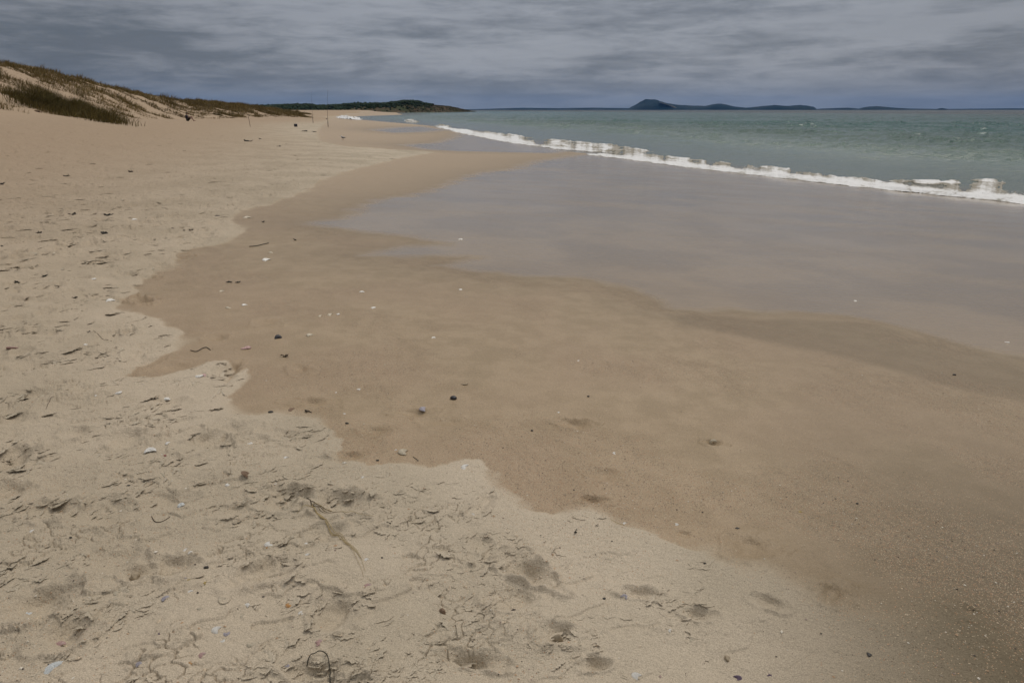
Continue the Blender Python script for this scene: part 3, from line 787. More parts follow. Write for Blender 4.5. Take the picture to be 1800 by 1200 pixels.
    for k, (pts, R, dep) in enumerate(ISL):
        a2 = []; h2 = []
        for px, py in pts:
            x, fw, v = ray(px, py); a2.append(math.atan2(x, fw)); h2.append(CAM_Z + v / math.hypot(x, fw) * R + 3)
        aa2 = np.linspace(a2[0], a2[-1], 260); dd = np.linspace(-1, 1, 31)
        A, D = np.meshgrid(aa2, dd); H = np.maximum(np.interp(A, a2, h2), 0) * (1 + .09 * fbm(A * 420 + k * 7, A * 0 + .3, 640 + k, 4))
        Rr = R + D * dep * .5; x = Rr * np.sin(A); y = Rr * np.cos(A)
        z = -4 + (H + 4) * np.sqrt(np.clip(1 - D * D, 0, 1)) * (1 - .12 * (1 - np.exp(-(D / .15) ** 2))) + 6*fbm(x * .004, y * .004, 600 + k, 3) * np.clip(H / 60, 0, 1)*(1-np.exp(-(D/.2)**2))
        n = len(aa2); m_ = len(dd); i = (np.arange(m_ - 1)[:, None] * n + np.arange(n - 1)[None, :]); q = np.stack([i, i + n, i + 1 + n, i + 1], -1).reshape(-1, 4)
        link('island' if k else 'far_coast', mesh_np('island', np.stack([x.ravel(), y.ravel(), z.ravel()], 1), q), im.m, kind='structure')
    # pale slip on the volcanic island, laid on its slope
    def slip(pxs):
        mb = []
        for px, py, w in pxs:
            x, fw, v = ray(px, py); a = math.atan2(x, fw); hor = math.hypot(x, fw)
            mb.append((a, CAM_Z + v / hor * 6658, w))
        V = []; 
        for a, z, w in mb:
            for s in (-1, 1):
                V.append((6646 * math.sin(a), 6646 * math.cos(a), z + s * w))
        for a, z, w in mb:
            for s in (-1, 1):
                V.append((6800 * math.sin(a), 6800 * math.cos(a), z + s * w))
        n = len(mb); F = []
        for i in range(n - 1):
            F.append((2*i, 2*i+2, 2*i+3, 2*i+1)); F.append((2*n+2*i+1, 2*n+2*i+3, 2*n+2*i+2, 2*n+2*i)); F.append((2*i+1, 2*i+3, 2*n+2*i+3, 2*n+2*i+1)); F.append((2*i, 2*n+2*i, 2*n+2*i+2, 2*i+2))
        mb2 = MB(); mb2.add(V, F); mb2.build('cliff', cm, kind='structure')
    slip([(1159, 179.6, 1.5), (1166, 182, 3), (1173, 184.2, 2.2), (1179, 186.2, 4), (1183, 188, 8), (1188, 190, 6), (1191, 191.2, 2)])

def ico(sub=1):
    import bmesh
    bm = bmesh.new(); bmesh.ops.create_icosphere(bm, subdivisions=sub, radius=1.0)
    v = np.array([p.co[:] for p in bm.verts]); f = np.array([[q.index for q in g.verts] for g in bm.faces]); bm.free(); return v, f

# ------------------------------------------------------------------ dune grass
def blades(x, y, z, h, w, lean, la, col, seg=3):
    n = len(x); V = np.zeros((n, 2 * seg + 1, 3)); a = rng.uniform(0, 2 * np.pi, n)
    cx, cy = np.cos(a), np.sin(a)
    for k in range(seg + 1):
        t = k / seg
        off = lean * t ** 1.8; zz = h * (t - .35 * lean / np.maximum(h, .01) * t * t)
        X = x + np.cos(la) * off; Y = y + np.sin(la) * off; Z = z + zz - .03
        ww = w * (1 - t ** 1.6) * .5
        if k == seg: V[:, 2 * seg] = np.stack([X, Y, Z], 1)
        else:
            V[:, 2 * k] = np.stack([X - cx * ww, Y - cy * ww, Z], 1); V[:, 2 * k + 1] = np.stack([X + cx * ww, Y + cy * ww, Z], 1)
    nv = 2 * seg + 1; b = np.arange(n)[:, None] * nv
    q = np.concatenate([b + np.array([2*k, 2*k+1, 2*k+3, 2*k+2]) for k in range(seg - 1)])
    t = b + np.array([2*(seg-1), 2*(seg-1)+1, 2*seg])
    c = np.repeat(col[:, None, :], nv, 1)
    return V.reshape(-1, 3), q, t, c.reshape(-1, 3)

def build_grass():
    gm = col_material('marram_grass', .75, 0, .25, 3)
    n = 720000
    # sample along the dune belt, denser near
    yy = 22 + (330 - 22) * rng.uniform(0, 1, n) ** 1.55; ww = rng.uniform(-3.0, 30, n); xx = XD(yy) - ww
    H = crest(yy)
    # plants trail down-slope: streaks that slant with the fall of the dune
    u = yy + ww * .9; v = ww
    st = fbm(u * .42, v * .085 + 3, 701, 4) + .45 * fbm(u * .11, v * .07, 705, 3)
    top = sst(-2.0, 4.5, ww) * .56 + .24 * sst(7, 12, ww)
    pm = st + top - .30 + .1 * sst(60, 130, yy) 
    pm = pm - sst(0, -3, ww) * .35 - .55 * sst(.04, .32, fbm(yy * .20, ww * .16, 709, 3))
    keep = (pm > .0 + rng.uniform(-.05, .06, n)) & (rng.uniform(0, 1, n) < np.where(ww > 16, .5, 1.0))
    r = np.hypot(xx, yy)
    keep &= rng.uniform(0, 1, n) < np.clip(.72 + .0*r, 0, 1)
    xx, yy, ww, pm, r = xx[keep], yy[keep], ww[keep], pm[keep], r[keep]
    zz = base_z(xx, yy)
    h = rng.uniform(.22, .62, len(xx)) * (.55 + .8 * np.clip(pm * 2.5, 0, 1)); h *= np.interp(r, [40, 150, 300], [1.0, 1.05, 1.3])
    h *= 1 - .35 * np.exp(-((ww - WC) / 3.0) ** 2)
    h *= np.clip(.62 + 2.4 * fbm(xx * .42, yy * .42, 721, 3), .35, 2.0)
    w = rng.uniform(.018, .038, len(xx)) * np.clip(r / 60, .8, 4)
    k = rng.uniform(0, 1, (len(xx), 1)); tone = fbm(xx * .12, yy * .12, 711, 2)[:, None] * .5 + .5
    col = (np.array([.078, .072, .026]) * (1 - k) + np.array([.185, .150, .068]) * k) * (.45 + 1.1 * tone) * np.array([1.36, 1.20, 1.02])
    dry_ = rng.uniform(0, 1, (len(xx), 1)) < .16; col = np.where(dry_, np.array([.20, .15, .075]), col)
    V, q, t, c = blades(xx, yy, zz, h, w, h * rng.uniform(.2, .9, len(xx)), rng.normal(-.3, .9, len(xx)), col)
    me = mesh_np('dune_grass', V, q, t, False); attr_col(me, 'col', c)
    link('dune_grass', me, gm, kind='stuff', label='olive and straw marram grass over the sand dunes on the left', cat='grass')
    # the dark tussock bank at the dune foot
    def tussock(pts, n, hh, cols, lab, nm='grass_tussock', spread=.9):
        xs = []; ys = []; hs = []
        for (a, b, s) in pts:
            c = P(a, b); m = int(n * s)
            xs.append(c[0] + rng.normal(size=m) * spread * (.6 + .4 * s)); ys.append(c[1] + rng.normal(size=m) * spread * 1.1 * (.6 + .4 * s)); hs.append(np.full(m, hh * (.7 + .5 * s)) * rng.uniform(.5, 1.15, m))
        x = np.concatenate(xs); y = np.concatenate(ys); h = np.concatenate(hs); z = base_z(x, y)
        h = h * np.clip(.75 + 1.3 * fbm(x * .55, y * .55, 733, 2), .3, 1.4); k = rng.uniform(0, 1, (len(x), 1)) ** .8; col = np.array(cols[0]) * (1 - k) + np.array(cols[1]) * k
        V, q, t, c = blades(x, y, z, h, rng.uniform(.02, .04, len(x)), h * rng.uniform(.2, 1.1, len(x)), rng.normal(-.5, .9, len(x)), col)
        x0, y0 = x.mean(), y.mean(); z0 = float(base_z(np.array([x0]), np.array([y0]))[0])
        me = mesh_np(nm, V - np.array([x0, y0, z0]), q, t, False); attr_col(me, 'col', c)
        link(nm, me, gm, label=lab, cat='plant', loc=(x0, y0, z0))
    D = ((.046, .040, .011), (.160, .122, .036))
    tussock([(38, 176, .5), (52, 181, .8), (58, 188, .5), (75, 180, .9), (82, 190, .6), (98, 185, 1), (100, 196, .8), (118, 188, .9), (124, 199, 1), (110, 203, .4), (139, 194, .9), (146, 203, 1), (160, 200, 1.1), (166, 209, .8), (178, 206, .8), (184, 212, .5), (190, 215, .3), (196, 217, .15), (150, 190, .5), (90,178,.4)], 900, .9, D,
            'large dark olive bank of grass at the foot of the left dune', spread=.8)
    tussock([(378, 201.5, .5)], 260, .5, D, 'left of two small dark grass tufts on the bare sand at the dune foot', spread=.28)
    tussock([(386, 203, .6)], 300, .5, D, 'right and larger of two small dark grass tufts on the dune foot', spread=.3)
    tussock([(66, 197, .5)], 300, .35, ((.10, .05, .025), (.16, .09, .045)), 'small rust-brown dead tuft under the dark grass bank', spread=.10)

# ------------------------------------------------------------------ small things on the sand
def gz(x, y): return float(ground(np.array([x]), np.array([y]))[0])

def px2m(px, py, n):
    """length in metres covered by n photo pixels at a spot of the beach"""
    c = P(px, py); d = math.sqrt(c[0]**2 + c[1]**2 + CAM_Z**2); x, f, v = ray(px, py)
    depth = d * 1200 / math.sqrt(x*x + f*f + v*v); return n * depth / 1200

def shell_valve(L, asp=.78, hgt=.3, ribs=16, ribd=.03, hinge=.5, jag=0.0, seed=0):
    """one valve of a bivalve: fan of growth rings from the umbo, domed, with thickness"""
    nr, na = 9, 28; V = []; r0 = random.Random(seed)
    def pt(u, t, inner):
        a = math.pi * (t - .5) * 1.16
        rr_ = u * (1 + (.03 * math.cos(ribs * a * 2) if ribd else 0)) * (1 - jag * abs(math.sin(a * 3 + seed)) * u)
        x = math.sin(a) * rr_ * .55 * (1 / max(asp, .3)) ** .0; y = math.cos(a) * rr_ * asp + (1 - u) * .02
        x *= 1.0
        dome = hgt * math.sin(min(1, u) * math.pi * .86 + .12) * math.cos(a * .62) * .9
        z = dome + ribd * math.cos(ribs * a * 2) * u * .5 - (.035 if inner else 0)
        return ((x) * L, (y - asp * .5) * L, z * L)
    for inner in (0, 1):
        for i in range(nr):
            for j in range(na): V.append(pt((i + .15) / (nr - 1 + .15), j / (na - 1), inner))
    F = []; N = nr * na
    for i in range(nr - 1):
        for j in range(na - 1):
            a = i * na + j; F.append((a, a + 1, a + 1 + na, a + na)); F.append((N + a + na, N + a + 1 + na, N + a + 1, N + a))
    for j in range(na - 1):
        a = (nr - 1) * na + j; F.append((a, a + 1, N + a + 1, N + a)); F.append((N + j, N + j + 1, j + 1, j))
    for i in range(nr - 1):
        a = i * na; F.append((a, a + na, N + a + na, N + a)); b = a + na - 1; F.append((b + na, b, N + b, N + b + na))
    return V, F

def shell_mat(name, c1, c2, c3=None):
    m = NT(name); o = m.obj(); s = m.n('ShaderNodeVectorMath', operation='LENGTH'); m.l(m.mapping(o, (1, 1, .3)), s.inputs[0])
    w = m.n('ShaderNodeTexWave', wave_type='RINGS', rings_direction='Z'); m.l(m.mapping(o, (90, 90, 90)), w.inputs[0]); w.inputs['Distortion'].default_value = 2.0
    f = m.noise(o, 120, 3)
    c = m.mix(m.math('MULTIPLY', w.outputs['Fac'], .5), c1, c2); c = m.mix(m.ramp(f, (.5, .75, 0, .8)), c, c3 or c2)
    m.bsdf(c, .42, .5, m.bump(w.outputs['Fac'], .0006)); return m.m

def things():
    SM = {'white': shell_mat('shell_white', (.85, .82, .75), (.66, .60, .52)), 'cream': shell_mat('shell_cream', (.62, .54, .40), (.45, .37, .26)),
          'lilac': shell_mat('shell_lilac', (.42, .39, .41), (.30, .25, .29), (.55, .52, .53)), 'orange': shell_mat('shell_orange', (.58, .30, .10), (.45, .18, .05), (.60, .50, .36)),
          'pink': shell_mat('shell_pink', (.55, .36, .32), (.42, .22, .20), (.62, .52, .48)), 'yellow': shell_mat('shell_yellow', (.50, .38, .14), (.40, .26, .08)),
          'brown': shell_mat('shell_brown', (.20, .12, .07), (.30, .20, .12)), 'purple': shell_mat('shell_purple', (.10, .065, .10), (.18, .12, .17)),
          'pale': shell_mat('shell_pale', (.76, .78, .75), (.62, .62, .60)), 'red': shell_mat('shell_red', (.30, .05, .04), (.20, .05, .04))}
    stone = simple('dark_stone', (.028, .024, .026), .45, .4, 120, .0008, .5)
    pebm = simple('dark_pebble', (.035, .03, .024), .6, .4, 120, .0008, .4)
    lump = simple('sand_lump', (.36, .29, .20), .9, .15, 60, .0005, .2)
    weed = simple('dried_seaweed', (.030, .026, .014), .55, .5, 80, .001, .4)
    weed2 = simple('brown_seaweed', (.055, .038, .018), .6, .5, 80, .001, .4)
    twig = simple('twig_bark', (.085, .060, .036), .8, .4, 90, .001, .3)
    straw = simple('dried_straw', (.42, .33, .17), .7, .35, 40, 0, .3, col2=(.28, .20, .09))
    def place(o, a, b, lift=0.0, tilt=(0, 0, 0)):
        c = P(a, b); o.location = (c[0], c[1], gz(c[0], c[1]) + lift); o.rotation_euler = tilt
    def shell(a, b, size, col, lab, kind='valve', rz=None, tilt=0.0, grp='shells scattered on the sand'):
        L = px2m(a, b, size); rz = random.uniform(0, 6.28) if rz is None else rz; sd = random.randint(0, 99)
        nm = 'seashell'
        if kind == 'valve': V, F = shell_valve(L, random.uniform(.68, .85), random.uniform(.28, .36), seed=sd)
        elif kind == 'long': V, F = shell_valve(L, .5, .22, ribs=9, ribd=.012, seed=sd)
        elif kind == 'scallop': V, F = shell_valve(L, .85, .24, ribs=11, ribd=.05, seed=sd)
        elif kind == 'frag': V, F = shell_valve(L, random.uniform(.45, .7), .2, ribs=7, ribd=.02, jag=.45, seed=sd); nm = 'shell_fragment'
        if kind == 'snail':
            mb = MB(); pts = []; rad = []
            for k in range(46):
                t = k / 45; th = t * math.pi * 5.2; q = L * .5 * (math.exp(1.9 * (t - 1)))
                pts.append((math.cos(th) * q * .55, math.sin(th) * q * .55, L * .10 + L * .36 * (1 - t) ** 1.0)); rad.append(q * .56)
            mb.tube(pts, rad, 10); me = mb.mesh(nm)
        else:
            mb = MB(); mb.add(V, F); me = mb.mesh(nm)
        o = link(nm, me, SM[col], label=lab, cat='shell', group=grp); place(o, a, b, -.0015 if not tilt else L * .12, (tilt, random.uniform(-.12, .12), rz)); return o
    def pebble(a, b, size, mat, lab, name='pebble', cat='pebble', flat=.55, lift=.15, grp='dark pebbles on the sand', jag=.10):
        L = px2m(a, b, size) / 2; s = random.uniform(0, 50)
        def fn(p):
            k = 1 + jag * math.sin(p[0] * 3.1 + s) + jag * math.cos(p[1] * 2.7 + s * 1.3) + jag * .6 * math.sin(p[2] * 4 + p[0] * 5 + s)
            return (p[0] * k, p[1] * k, p[2] * k)
        mb = MB(); mb.ball((0, 0, 0), (L, L * .72, L * flat), 20, 12, fn)
        o = link(name, mb.mesh(name), mat, label=lab, cat=cat, group=grp); place(o, a, b, L * flat * .55, (0, 0, random.uniform(-.4, .4))); return o
    def scrap(a, b, size, mat, lab, n=7, grp='dried seaweed scraps on the sand', flat=.35, name='seaweed_scrap', cat='seaweed'):
        """a clot of curled ribbons and stems"""
        L = px2m(a, b, size); mb = MB()
        for k in range(n):
            c0 = Vector((random.uniform(-.2, .2) * L, random.uniform(-.12, .12) * L, .004 + random.uniform(0, .10) * L)); h = random.uniform(0, 6.28); pts = []; rad = []
            ln = random.uniform(.25, .6) * L
            for j in range(7):
                t = j / 6; h += random.uniform(-.7, .7)
                c0 = c0 + Vector((math.cos(h) * ln / 6, math.sin(h) * ln / 6, random.uniform(-.03, .05) * L)); c0.z = max(c0.z, .002)
                pts.append(tuple(c0)); rad.append(L * .045 * math.sin(math.pi * (t * .85 + .1)) + .0006)
            mb.tube(pts, rad, 5)
            if k % 2 == 0:
                q = Vector(pts[3]); mb.ball((q.x, q.y, q.z * .8 + .002), (L * .12, L * .09, L * flat * .25), 8, 6, lambda p: (p[0] * (1 + .3 * math.sin(p[1] * 5)), p[1] * (1 + .3 * math.cos(p[0] * 4)), p[2]))
        mb.ball((0, 0, .06 * L), (L * .24, L * .16, L * .09), 10, 7, lambda p: (p[0] * (1 + .35 * math.sin(p[1] * 5)), p[1] * (1 + .35 * math.cos(p[0] * 4)), p[2]))
        o = link(name, mb.mesh(name), mat, label=lab, cat=cat, group=grp); place(o, a, b); return o
    def strand(pxs, rad, mat, lab, name='twig', cat='twig', arch=0.0, grp=None, rad2=None):
        c = [P(a, b) for a, b in pxs]; c0 = c[0]; z0 = gz(*c0); pts = []
        # smooth Catmull-Rom
        cc = [c[0]] + c + [c[-1]]; fine = []
        for i in range(1, len(cc) - 2):
            for t in np.linspace(0, 1, 7)[:-1]:
                p0, p1, p2, p3 = cc[i-1], cc[i], cc[i+1], cc[i+2]
                fine.append(.5 * ((2*p1) + (p2-p0)*t + (2*p0-5*p1+4*p2-p3)*t*t + (3*p1-p0-3*p2+p3)*t**3))
        fine.append(cc[-1]); n = len(fine)
        for i, p in enumerate(fine):
            pts.append((p[0] - c0[0], p[1] - c0[1], gz(*p) - z0 + rad * .7 + arch * math.sin(math.pi * i / (n - 1))))
        r2 = rad if rad2 is None else rad2
        mb = MB(); mb.tube(pts, [rad + (r2 - rad) * i / (n - 1) for i in range(n)], 6)
        return link(name, mb.mesh(name), mat, label=lab, cat=cat, group=grp, loc=(c0[0], c0[1], z0))

    S = shell
    S(26,619,24,'pink','large pink-rimmed scallop shell lying cupped near the left edge','scallop',0.2,2.6)
    S(265,796,18,'white','big bright white cockle shell below the curved footprint scarp on the left','valve',.5)
    o = S(320,891,15,'pale','round pale grey sea snail shell with a spiral','snail',1.2)
    S(471,968,15,'white','white clam shell with an orange tip left of the dried grass stalk','valve',2.3)
    S(470,972,7,'orange','small orange shell piece touching the white clam left of the grass stalk','frag')
    S(397,1068,20,'cream','ring-shaped cream shell lying hollow side up near the lower left','valve',.3,3.0)
    S(431,844,16,'brown','brown bivalve with a white lip on the dry crust below the wet bay','valve',1.6,.5)
    S(93,1181,32,'pale','long bluish white razor shell piece at the bottom left corner','long',1.2)
    S(102,1127,18,'pink','pinkish white cockle among broken crust plates at lower left','valve',.8)
    S(48,1072,18,'pale','flat pale chip of shell on the left edge of the cracked crust','frag',0)
    S(379,1114,16,'white','oval white shell left of the orange crumb near the bottom','valve',1.5)
    S(399,1122,11,'lilac','lilac shell just right of the oval white one near the bottom','valve')
    S(443,1149,13,'cream','cream oval shell near the bottom, left of the thin black strand','valve')
    S(205,1047,12,'cream','upper of two small cream shells in the lower left crust','valve',1.5)
    S(205,1060,9,'cream','lower of two small cream shells in the lower left crust','valve')
    S(326,971,11,'white','narrow white shell at the edge of the smooth patch below the snail shell','long',1.4)
    S(336,977,8,'white','tiny white shell right beside the narrow white one below the snail shell','valve')
    S(311,983,9,'cream','faint cream shell left of the two white ones below the snail shell','frag')
    S(333,1028,10,'yellow','yellow shell chip on the rim of the long footprint at lower left','frag')
    S(327,1027,7,'lilac','lilac chip touching the yellow one on the long footprint rim','frag')
    S(360,1031,9,'yellow','second yellow shell chip, right of the long footprint','frag')
    S(335,1044,9,'white','white sliver of shell below the yellow chips','long',.6)
    S(291,1057,16,'lilac','lilac and purple mussel valve on the smooth lower left sand','long',1.2)
    S(354,1080,10,'cream','cream shell left of the ring-shaped cream shell','valve')
    S(436,1072,11,'white','white oval shell right of the ring-shaped cream shell','valve')
    S(426,1089,12,'cream','thin cream shell edge below the white oval one by the ring-shaped shell','long',1.5)
    S(232,1112,10,'cream','small cupped cream shell alone on smooth sand at lower left','valve',.4,3.0)
    S(355,1159,12,'pink','pink-white oval shell near the bottom edge left of the cream oval','valve',1.2)
    S(245,1172,11,'lilac','lilac shell near the bottom edge beside the broken crust','valve')
    S(335,1176,9,'orange','orange shell crumb near the bottom edge','frag')
    S(322,1109,9,'orange','orange shell crumb left of the oval white shell','frag')
    S(283,1126,8,'purple','small dark purple shell crumb left of the orange one','frag')
    S(58,943,10,'white','thin white shell on the far left below the crack network','long',1.5)
    S(393,1135,8,'white','little white round shell below the lilac one near the bottom','valve')
    S(514,950,8,'cream','cream shell left of the middle of the dried grass stalk','valve')
    S(539,963,7,'white','tiny white bead-like shell just left of the dried grass stalk','valve')
    S(540,989,11,'white','narrow white shell on trampled sand left of the stalk tip','long',1.2)
    S(507,1073,12,'orange','orange-pink shell left of the crusted shoe print','valve')
    S(529,1089,11,'white','bright white shell below the orange-pink one','valve')
    S(516,1113,6,'pink','tiny pink shell crumb under the bright white shell','frag')
    S(506,1181,10,'lilac','lilac-white shell left of the thin black strand at the bottom','valve')
    S(559,1135,22,'pink','long pinkish shell strip above the thin black strand','frag',1.4)
    S(646,1034,15,'pink','pale pink triangular shell below the stalk tip','frag',.4)
    S(644,991,8,'white','small white shell at the right of the stalk tip','valve')
    S(779,1082,16,'brown','tan fan shell standing on edge in smooth sand at bottom centre','valve',-.7,1.2)
    S(831,907,8,'white','small white chip on the smooth ridge below the wet edge','frag')
    S(815,824,18,'white','half-buried white shell on the pale lip of the dry sand','long',1.3)
    S(485,856,13,'white','bright white rod-like shell left of centre on the dry crust','long',1.5)
    S(502,810,10,'white','slanting white sliver on the dry sand left of the scooped notch','frag',.9)
    S(637,847,10,'white','flat white chip below the scooped notch','frag',1.5)
    S(350,667,13,'white','white shell on dry sand beneath the wet tongue','valve')
    S(359,664,10,'pink','pink shell touching the white one beneath the wet tongue','valve')
    S(341,678,9,'cream','cream sliver below the white and pink shell pair','long')
    S(435,611,15,'pink','pinkish-white shell on wet sand above the dry bay','valve')
    S(210,697,11,'white','white shell, right of two on the left dry sand','valve')
    S(169,700,8,'white','white shell, left of two on the left dry sand','valve')
    S(292,703,12,'white','white shell on the rim of a shallow print right of the two white ones','valve')
    S(295,784,11,'white','narrow white shell above and right of the big white cockle','long',1.4)
    S(285,803,7,'white','small white chip right of the big white cockle','frag')
    S(292,806,8,'red','dark red shell chip right of the big white cockle','frag')
    S(239,752,12,'cream','thin cream shell lying on top of the curved footprint scarp','long',1.5)
    S(441,786,9,'white','small round white shell on crust just left of the wet sand point','valve')
    S(400,857,9,'white','little white shell below and left of the brown bivalve','valve')
    S(543,589,12,'cream','cream shell right of the black mussel on the wet sand','valve')
    S(817,674,12,'cream','cream cupped shell above and right of the black oval stone','valve',.2,2.8)
    S(742,717,16,'lilac','lilac grey shell beside the shallow print left of the black oval stone','valve',1.4)
    S(511,721,14,'brown','reddish brown shell at the dry edge by a soft hollow','long',1.4)
    S(631,682,9,'white','white sliver on gritty wet sand left of the black stone','frag')
    S(606,727,8,'white','white chip on wet sand above the small black pebble','frag')
    S(590,689,6,'white','tiny white crumb on wet sand among rusty grit','frag')
    S(706,797,20,'cream','sand-coloured cockle lying on wet sand above the pale lip','valve',1.5)
    S(696,793,8,'white','white chip on the left rim of the sand-coloured cockle','frag')
    S(1254,772,14,'cream','tan shell standing upright in a small hollow on the wet sand','long',0,1.3)
    S(1016,635,7,'white','white chip alone in the middle of the wet sand','frag')
    S(981,721,7,'white','white chip above the footprint in the centre of the wet sand','frag')
    S(1079,794,9,'white','thin white sliver right of centre on the wet sand','long',1.5)
    S(1190,922,8,'white','round white shell on gritty sand at lower right of centre','valve')
    S(1097,919,9,'white','white sliver on the gritty ridge at lower centre','long',1.0)
    S(1406,898,7,'yellow','yellowish round shell on the dark wet sand at lower right','valve')
    S(1116,1190,17,'white','white oval shell at the bottom edge right of centre','valve',.9)
    S(1098,1051,12,'lilac','faint lilac shell beneath the soft hollow at bottom centre','valve')
    S(1177,1110,9,'white','white sliver at the top of the pale ridge, bottom right of centre','long',.9)
    S(1215,1123,11,'cream','cream sliver across the pale ridge right of the white sliver','long',.8)
    S(1299,1192,13,'purple','dark purple shell at the bottom edge right of centre','valve')
    S(1353,1190,11,'purple','dark violet broken shell at the bottom edge, farther right','frag')
    S(466,457,14,'white','bright white shell at the dry edge beyond the wet tongue','valve')
    S(434,383,12,'cream','cream shell where the wet sand makes its sharp corner','valve')
    S(194,532,13,'white','white shell on trampled sand left of the wet corner','valve')
    S(429,538,9,'white','white shell, right of two on the far wet sand','valve')
    S(400,544,9,'cream','cream shell, left of two on the far wet sand','valve')
    S(167,497,8,'white','white shell on trampled sand beyond the larger white one','valve')
    S(236,386,8,'white','white shell far off on the trampled sand at left','valve')
    S(476,444,7,'cream','small cream shell above the bright white one at the dry edge','valve')
    S(389,513,8,'cream','cream shell below the black seaweed clots','valve')
    S(636,513,8,'white','white shell on the smooth wet sand below the film edge','valve')
    S(657,541,9,'white','larger white shell just below the one near the film edge','valve')
    S(810,421,8,'white','lone white shell lying in the shining water film','valve')
    S(810,509,7,'white','white shell on the sand bar between film fingers','valve')
    S(579,554,12,'cream','middle of three cream shells in a row on wet sand','long',1.5)
    S(562,556,9,'cream','left of three cream shells in a row on wet sand','long',1.5)
    S(595,553,7,'white','right and smallest of three shells in a row on wet sand','valve')
    S(762,592,7,'white','small white shell on wet sand at upper centre','valve')
    S(1772,602,7,'white','white shell in the film by the right edge','valve')
    S(1503,529,6,'white','tiny white shell in the film at right','valve')
    S(151,611,7,'white','small white shell right of the pink-rimmed scallop','valve')
    Pb = pebble
    Pb(797,699,13,stone,'black oval stone alone on the wet sand','stone','stone',.6,.2,None,.03)
    Pb(476,726,9,pebm,'flat black pebble at the dry edge on the left',flat=.4)
    Pb(610,745,6,pebm,'small black pebble on gritty wet sand below the white chip')
    Pb(935,755,5,pebm,'tiny black pebble left of the centre footprint')
    Pb(664,812,6,pebm,'small dark pebble in the scooped notch of the dry edge',flat=.4)
    Pb(364,1006,8,pebm,'round dark pebble on smooth sand right of the long footprint')
    Pb(126,952,5,pebm,'tiny dark pebble on the far left crust')
    Pb(227,859,6,pebm,'dark flat pebble above the crack network on the left',flat=.4)
    Pb(1062,1054,6,pebm,'dark pebble left of the faint lilac shell')
    Pb(1238,998,5,pebm,'tiny dark pebble on the pale slope at lower right of centre')
    Pb(1296,927,8,pebm,'dark flat flake by the large soft hollow',flat=.25,jag=.25)
    Pb(1527,1157,10,pebm,'dark brown flake near the bottom right',flat=.25,jag=.25)
    Pb(1507,885,5,pebm,'tiny dark pebble on dark sand at right')
    Pb(1034,695,5,pebm,'tiny dark pebble right of the centre on wet sand')
    Pb(382,381,8,pebm,'dark pebble on pale sand left of the wet corner')
    Pb(1677,660,6,pebm,'tiny dark pebble below the film at the right edge')
    Pb(672,987,4,pebm,'tiny black pebble right of the stalk tip')
    Pb(981,1130,16,lump,'upright lump of hard sand in a hollow at bottom centre','sand_lump','lump',1.3,.3,None,.25)
    Pb(1278,1159,12,lump,'small sand lump near the bottom, right of centre','sand_lump','lump',.7,.3,None,.25)
    Pb(237,1016,18,lump,'rounded clod of damp sand in the left footprint','sand_lump','lump',.8,.2,None,.2)
    # black mussel
    o = S(489,594,13,'purple','black mussel shell standing open on the wet sand','valve',.6,.9, None); o.data.materials.clear(); o.data.materials.append(stone)
    W = scrap
    W(404,496,11,weed,'left and larger of two black seaweed clots on wet sand',9)
    W(418,497,9,weed,'right and smaller of two black seaweed clots on wet sand',7)
    W(186,411,16,weed,'dark forked seaweed clump standing on trampled sand',10)
    W(190,382,17,weed,'long flat dark seaweed scrap beyond the forked clump',6)
    W(131,380,17,weed2,'brownish flat seaweed scrap left of the long dark one',6)
    W(116,311,12,weed2,'small brown scrap far off on the left sand',5)
    W(230,303,11,weed2,'farthest small dark scrap on the left sand',5)
    W(4,326,12,weed,'black scrap cut by the left edge of the view',6)
    W(79,487,12,weed,'small black arched scrap on the left sand',6)
    W(32,497,13,weed,'ragged black scrap near the left edge',7)
    W(135,462,7,weed,'tiny black scrap between the forked clump and the arched scrap',4)
    W(4,434,8,weed,'little black clot at the left edge of trampled sand',4)
    W(335,407,10,weed2,'brown scrap on the pale sand by the wet corner',5)
    W(324,407,7,weed2,'tiny brown scrap left of the one by the wet corner',4)
    W(82,397,11,weed2,'thin brown scrap on the left sand',4)
    W(70,411,14,weed2,'loose twiggy scrap below the thin brown one',6)
    W(132,526,12,weed2,'brown curl of weed left of the white shell on trampled sand',4)
    W(500,626,14,twig,'small reddish tangle of roots on wet sand',5, name='root_scrap', cat='root')
    W(540,724,16,weed2,'dark strip of weed at the dry edge right of the flat black pebble',5)
    W(686,929,8,weed,'tiny dark flake of weed on the smooth ridge',3)
    W(1012,940,11,weed,'dark little weed sprig below the wet edge at centre',4)
    W(1050,930,6,weed,'dark speck of weed right of the little sprig',3)
    W(156,588,9,weed,'flat black chip of weed at the end of a red-tipped twig',3)
    W(519,422,9,weed,'black scrap on wet sand right of the thin dark twig',4)
    W(463,391,8,weed,'dark scrap right of the wet corner',4)
    W(306,405,6,weed2,'dark crumb of weed left of the two brown scraps',3)
    W(435,249,14,weed,'left of two dark weed scraps far up the beach',5)
    W(458,245,7,weed,'right and smaller of two dark weed scraps far up the beach',3)
    W(492,258,9,weed,'dark scrap on the far sand nearer than the tackle box',4)
    W(536,231,10,weed,'left half of the dark wrack line nearer than the rods',5)
    W(552,232,8,weed,'right end of the dark wrack line nearer than the rods',5)
    W(602,345+0,5,weed2,'tiny dark scrap on the far wet sand slope',3) if False else None
    T = strand
    T([(540,1174),(546,1166),(562,1156),(574,1162),(580,1178),(582,1200),(583,1230)],.0016,weed,'thin black seaweed strand arched at the bottom edge','seaweed_strand','seaweed',.012)
    T([(165,589),(178,596),(190,601),(197,603)],.0016,twig,'thin twig with a reddish tip on the left sand')
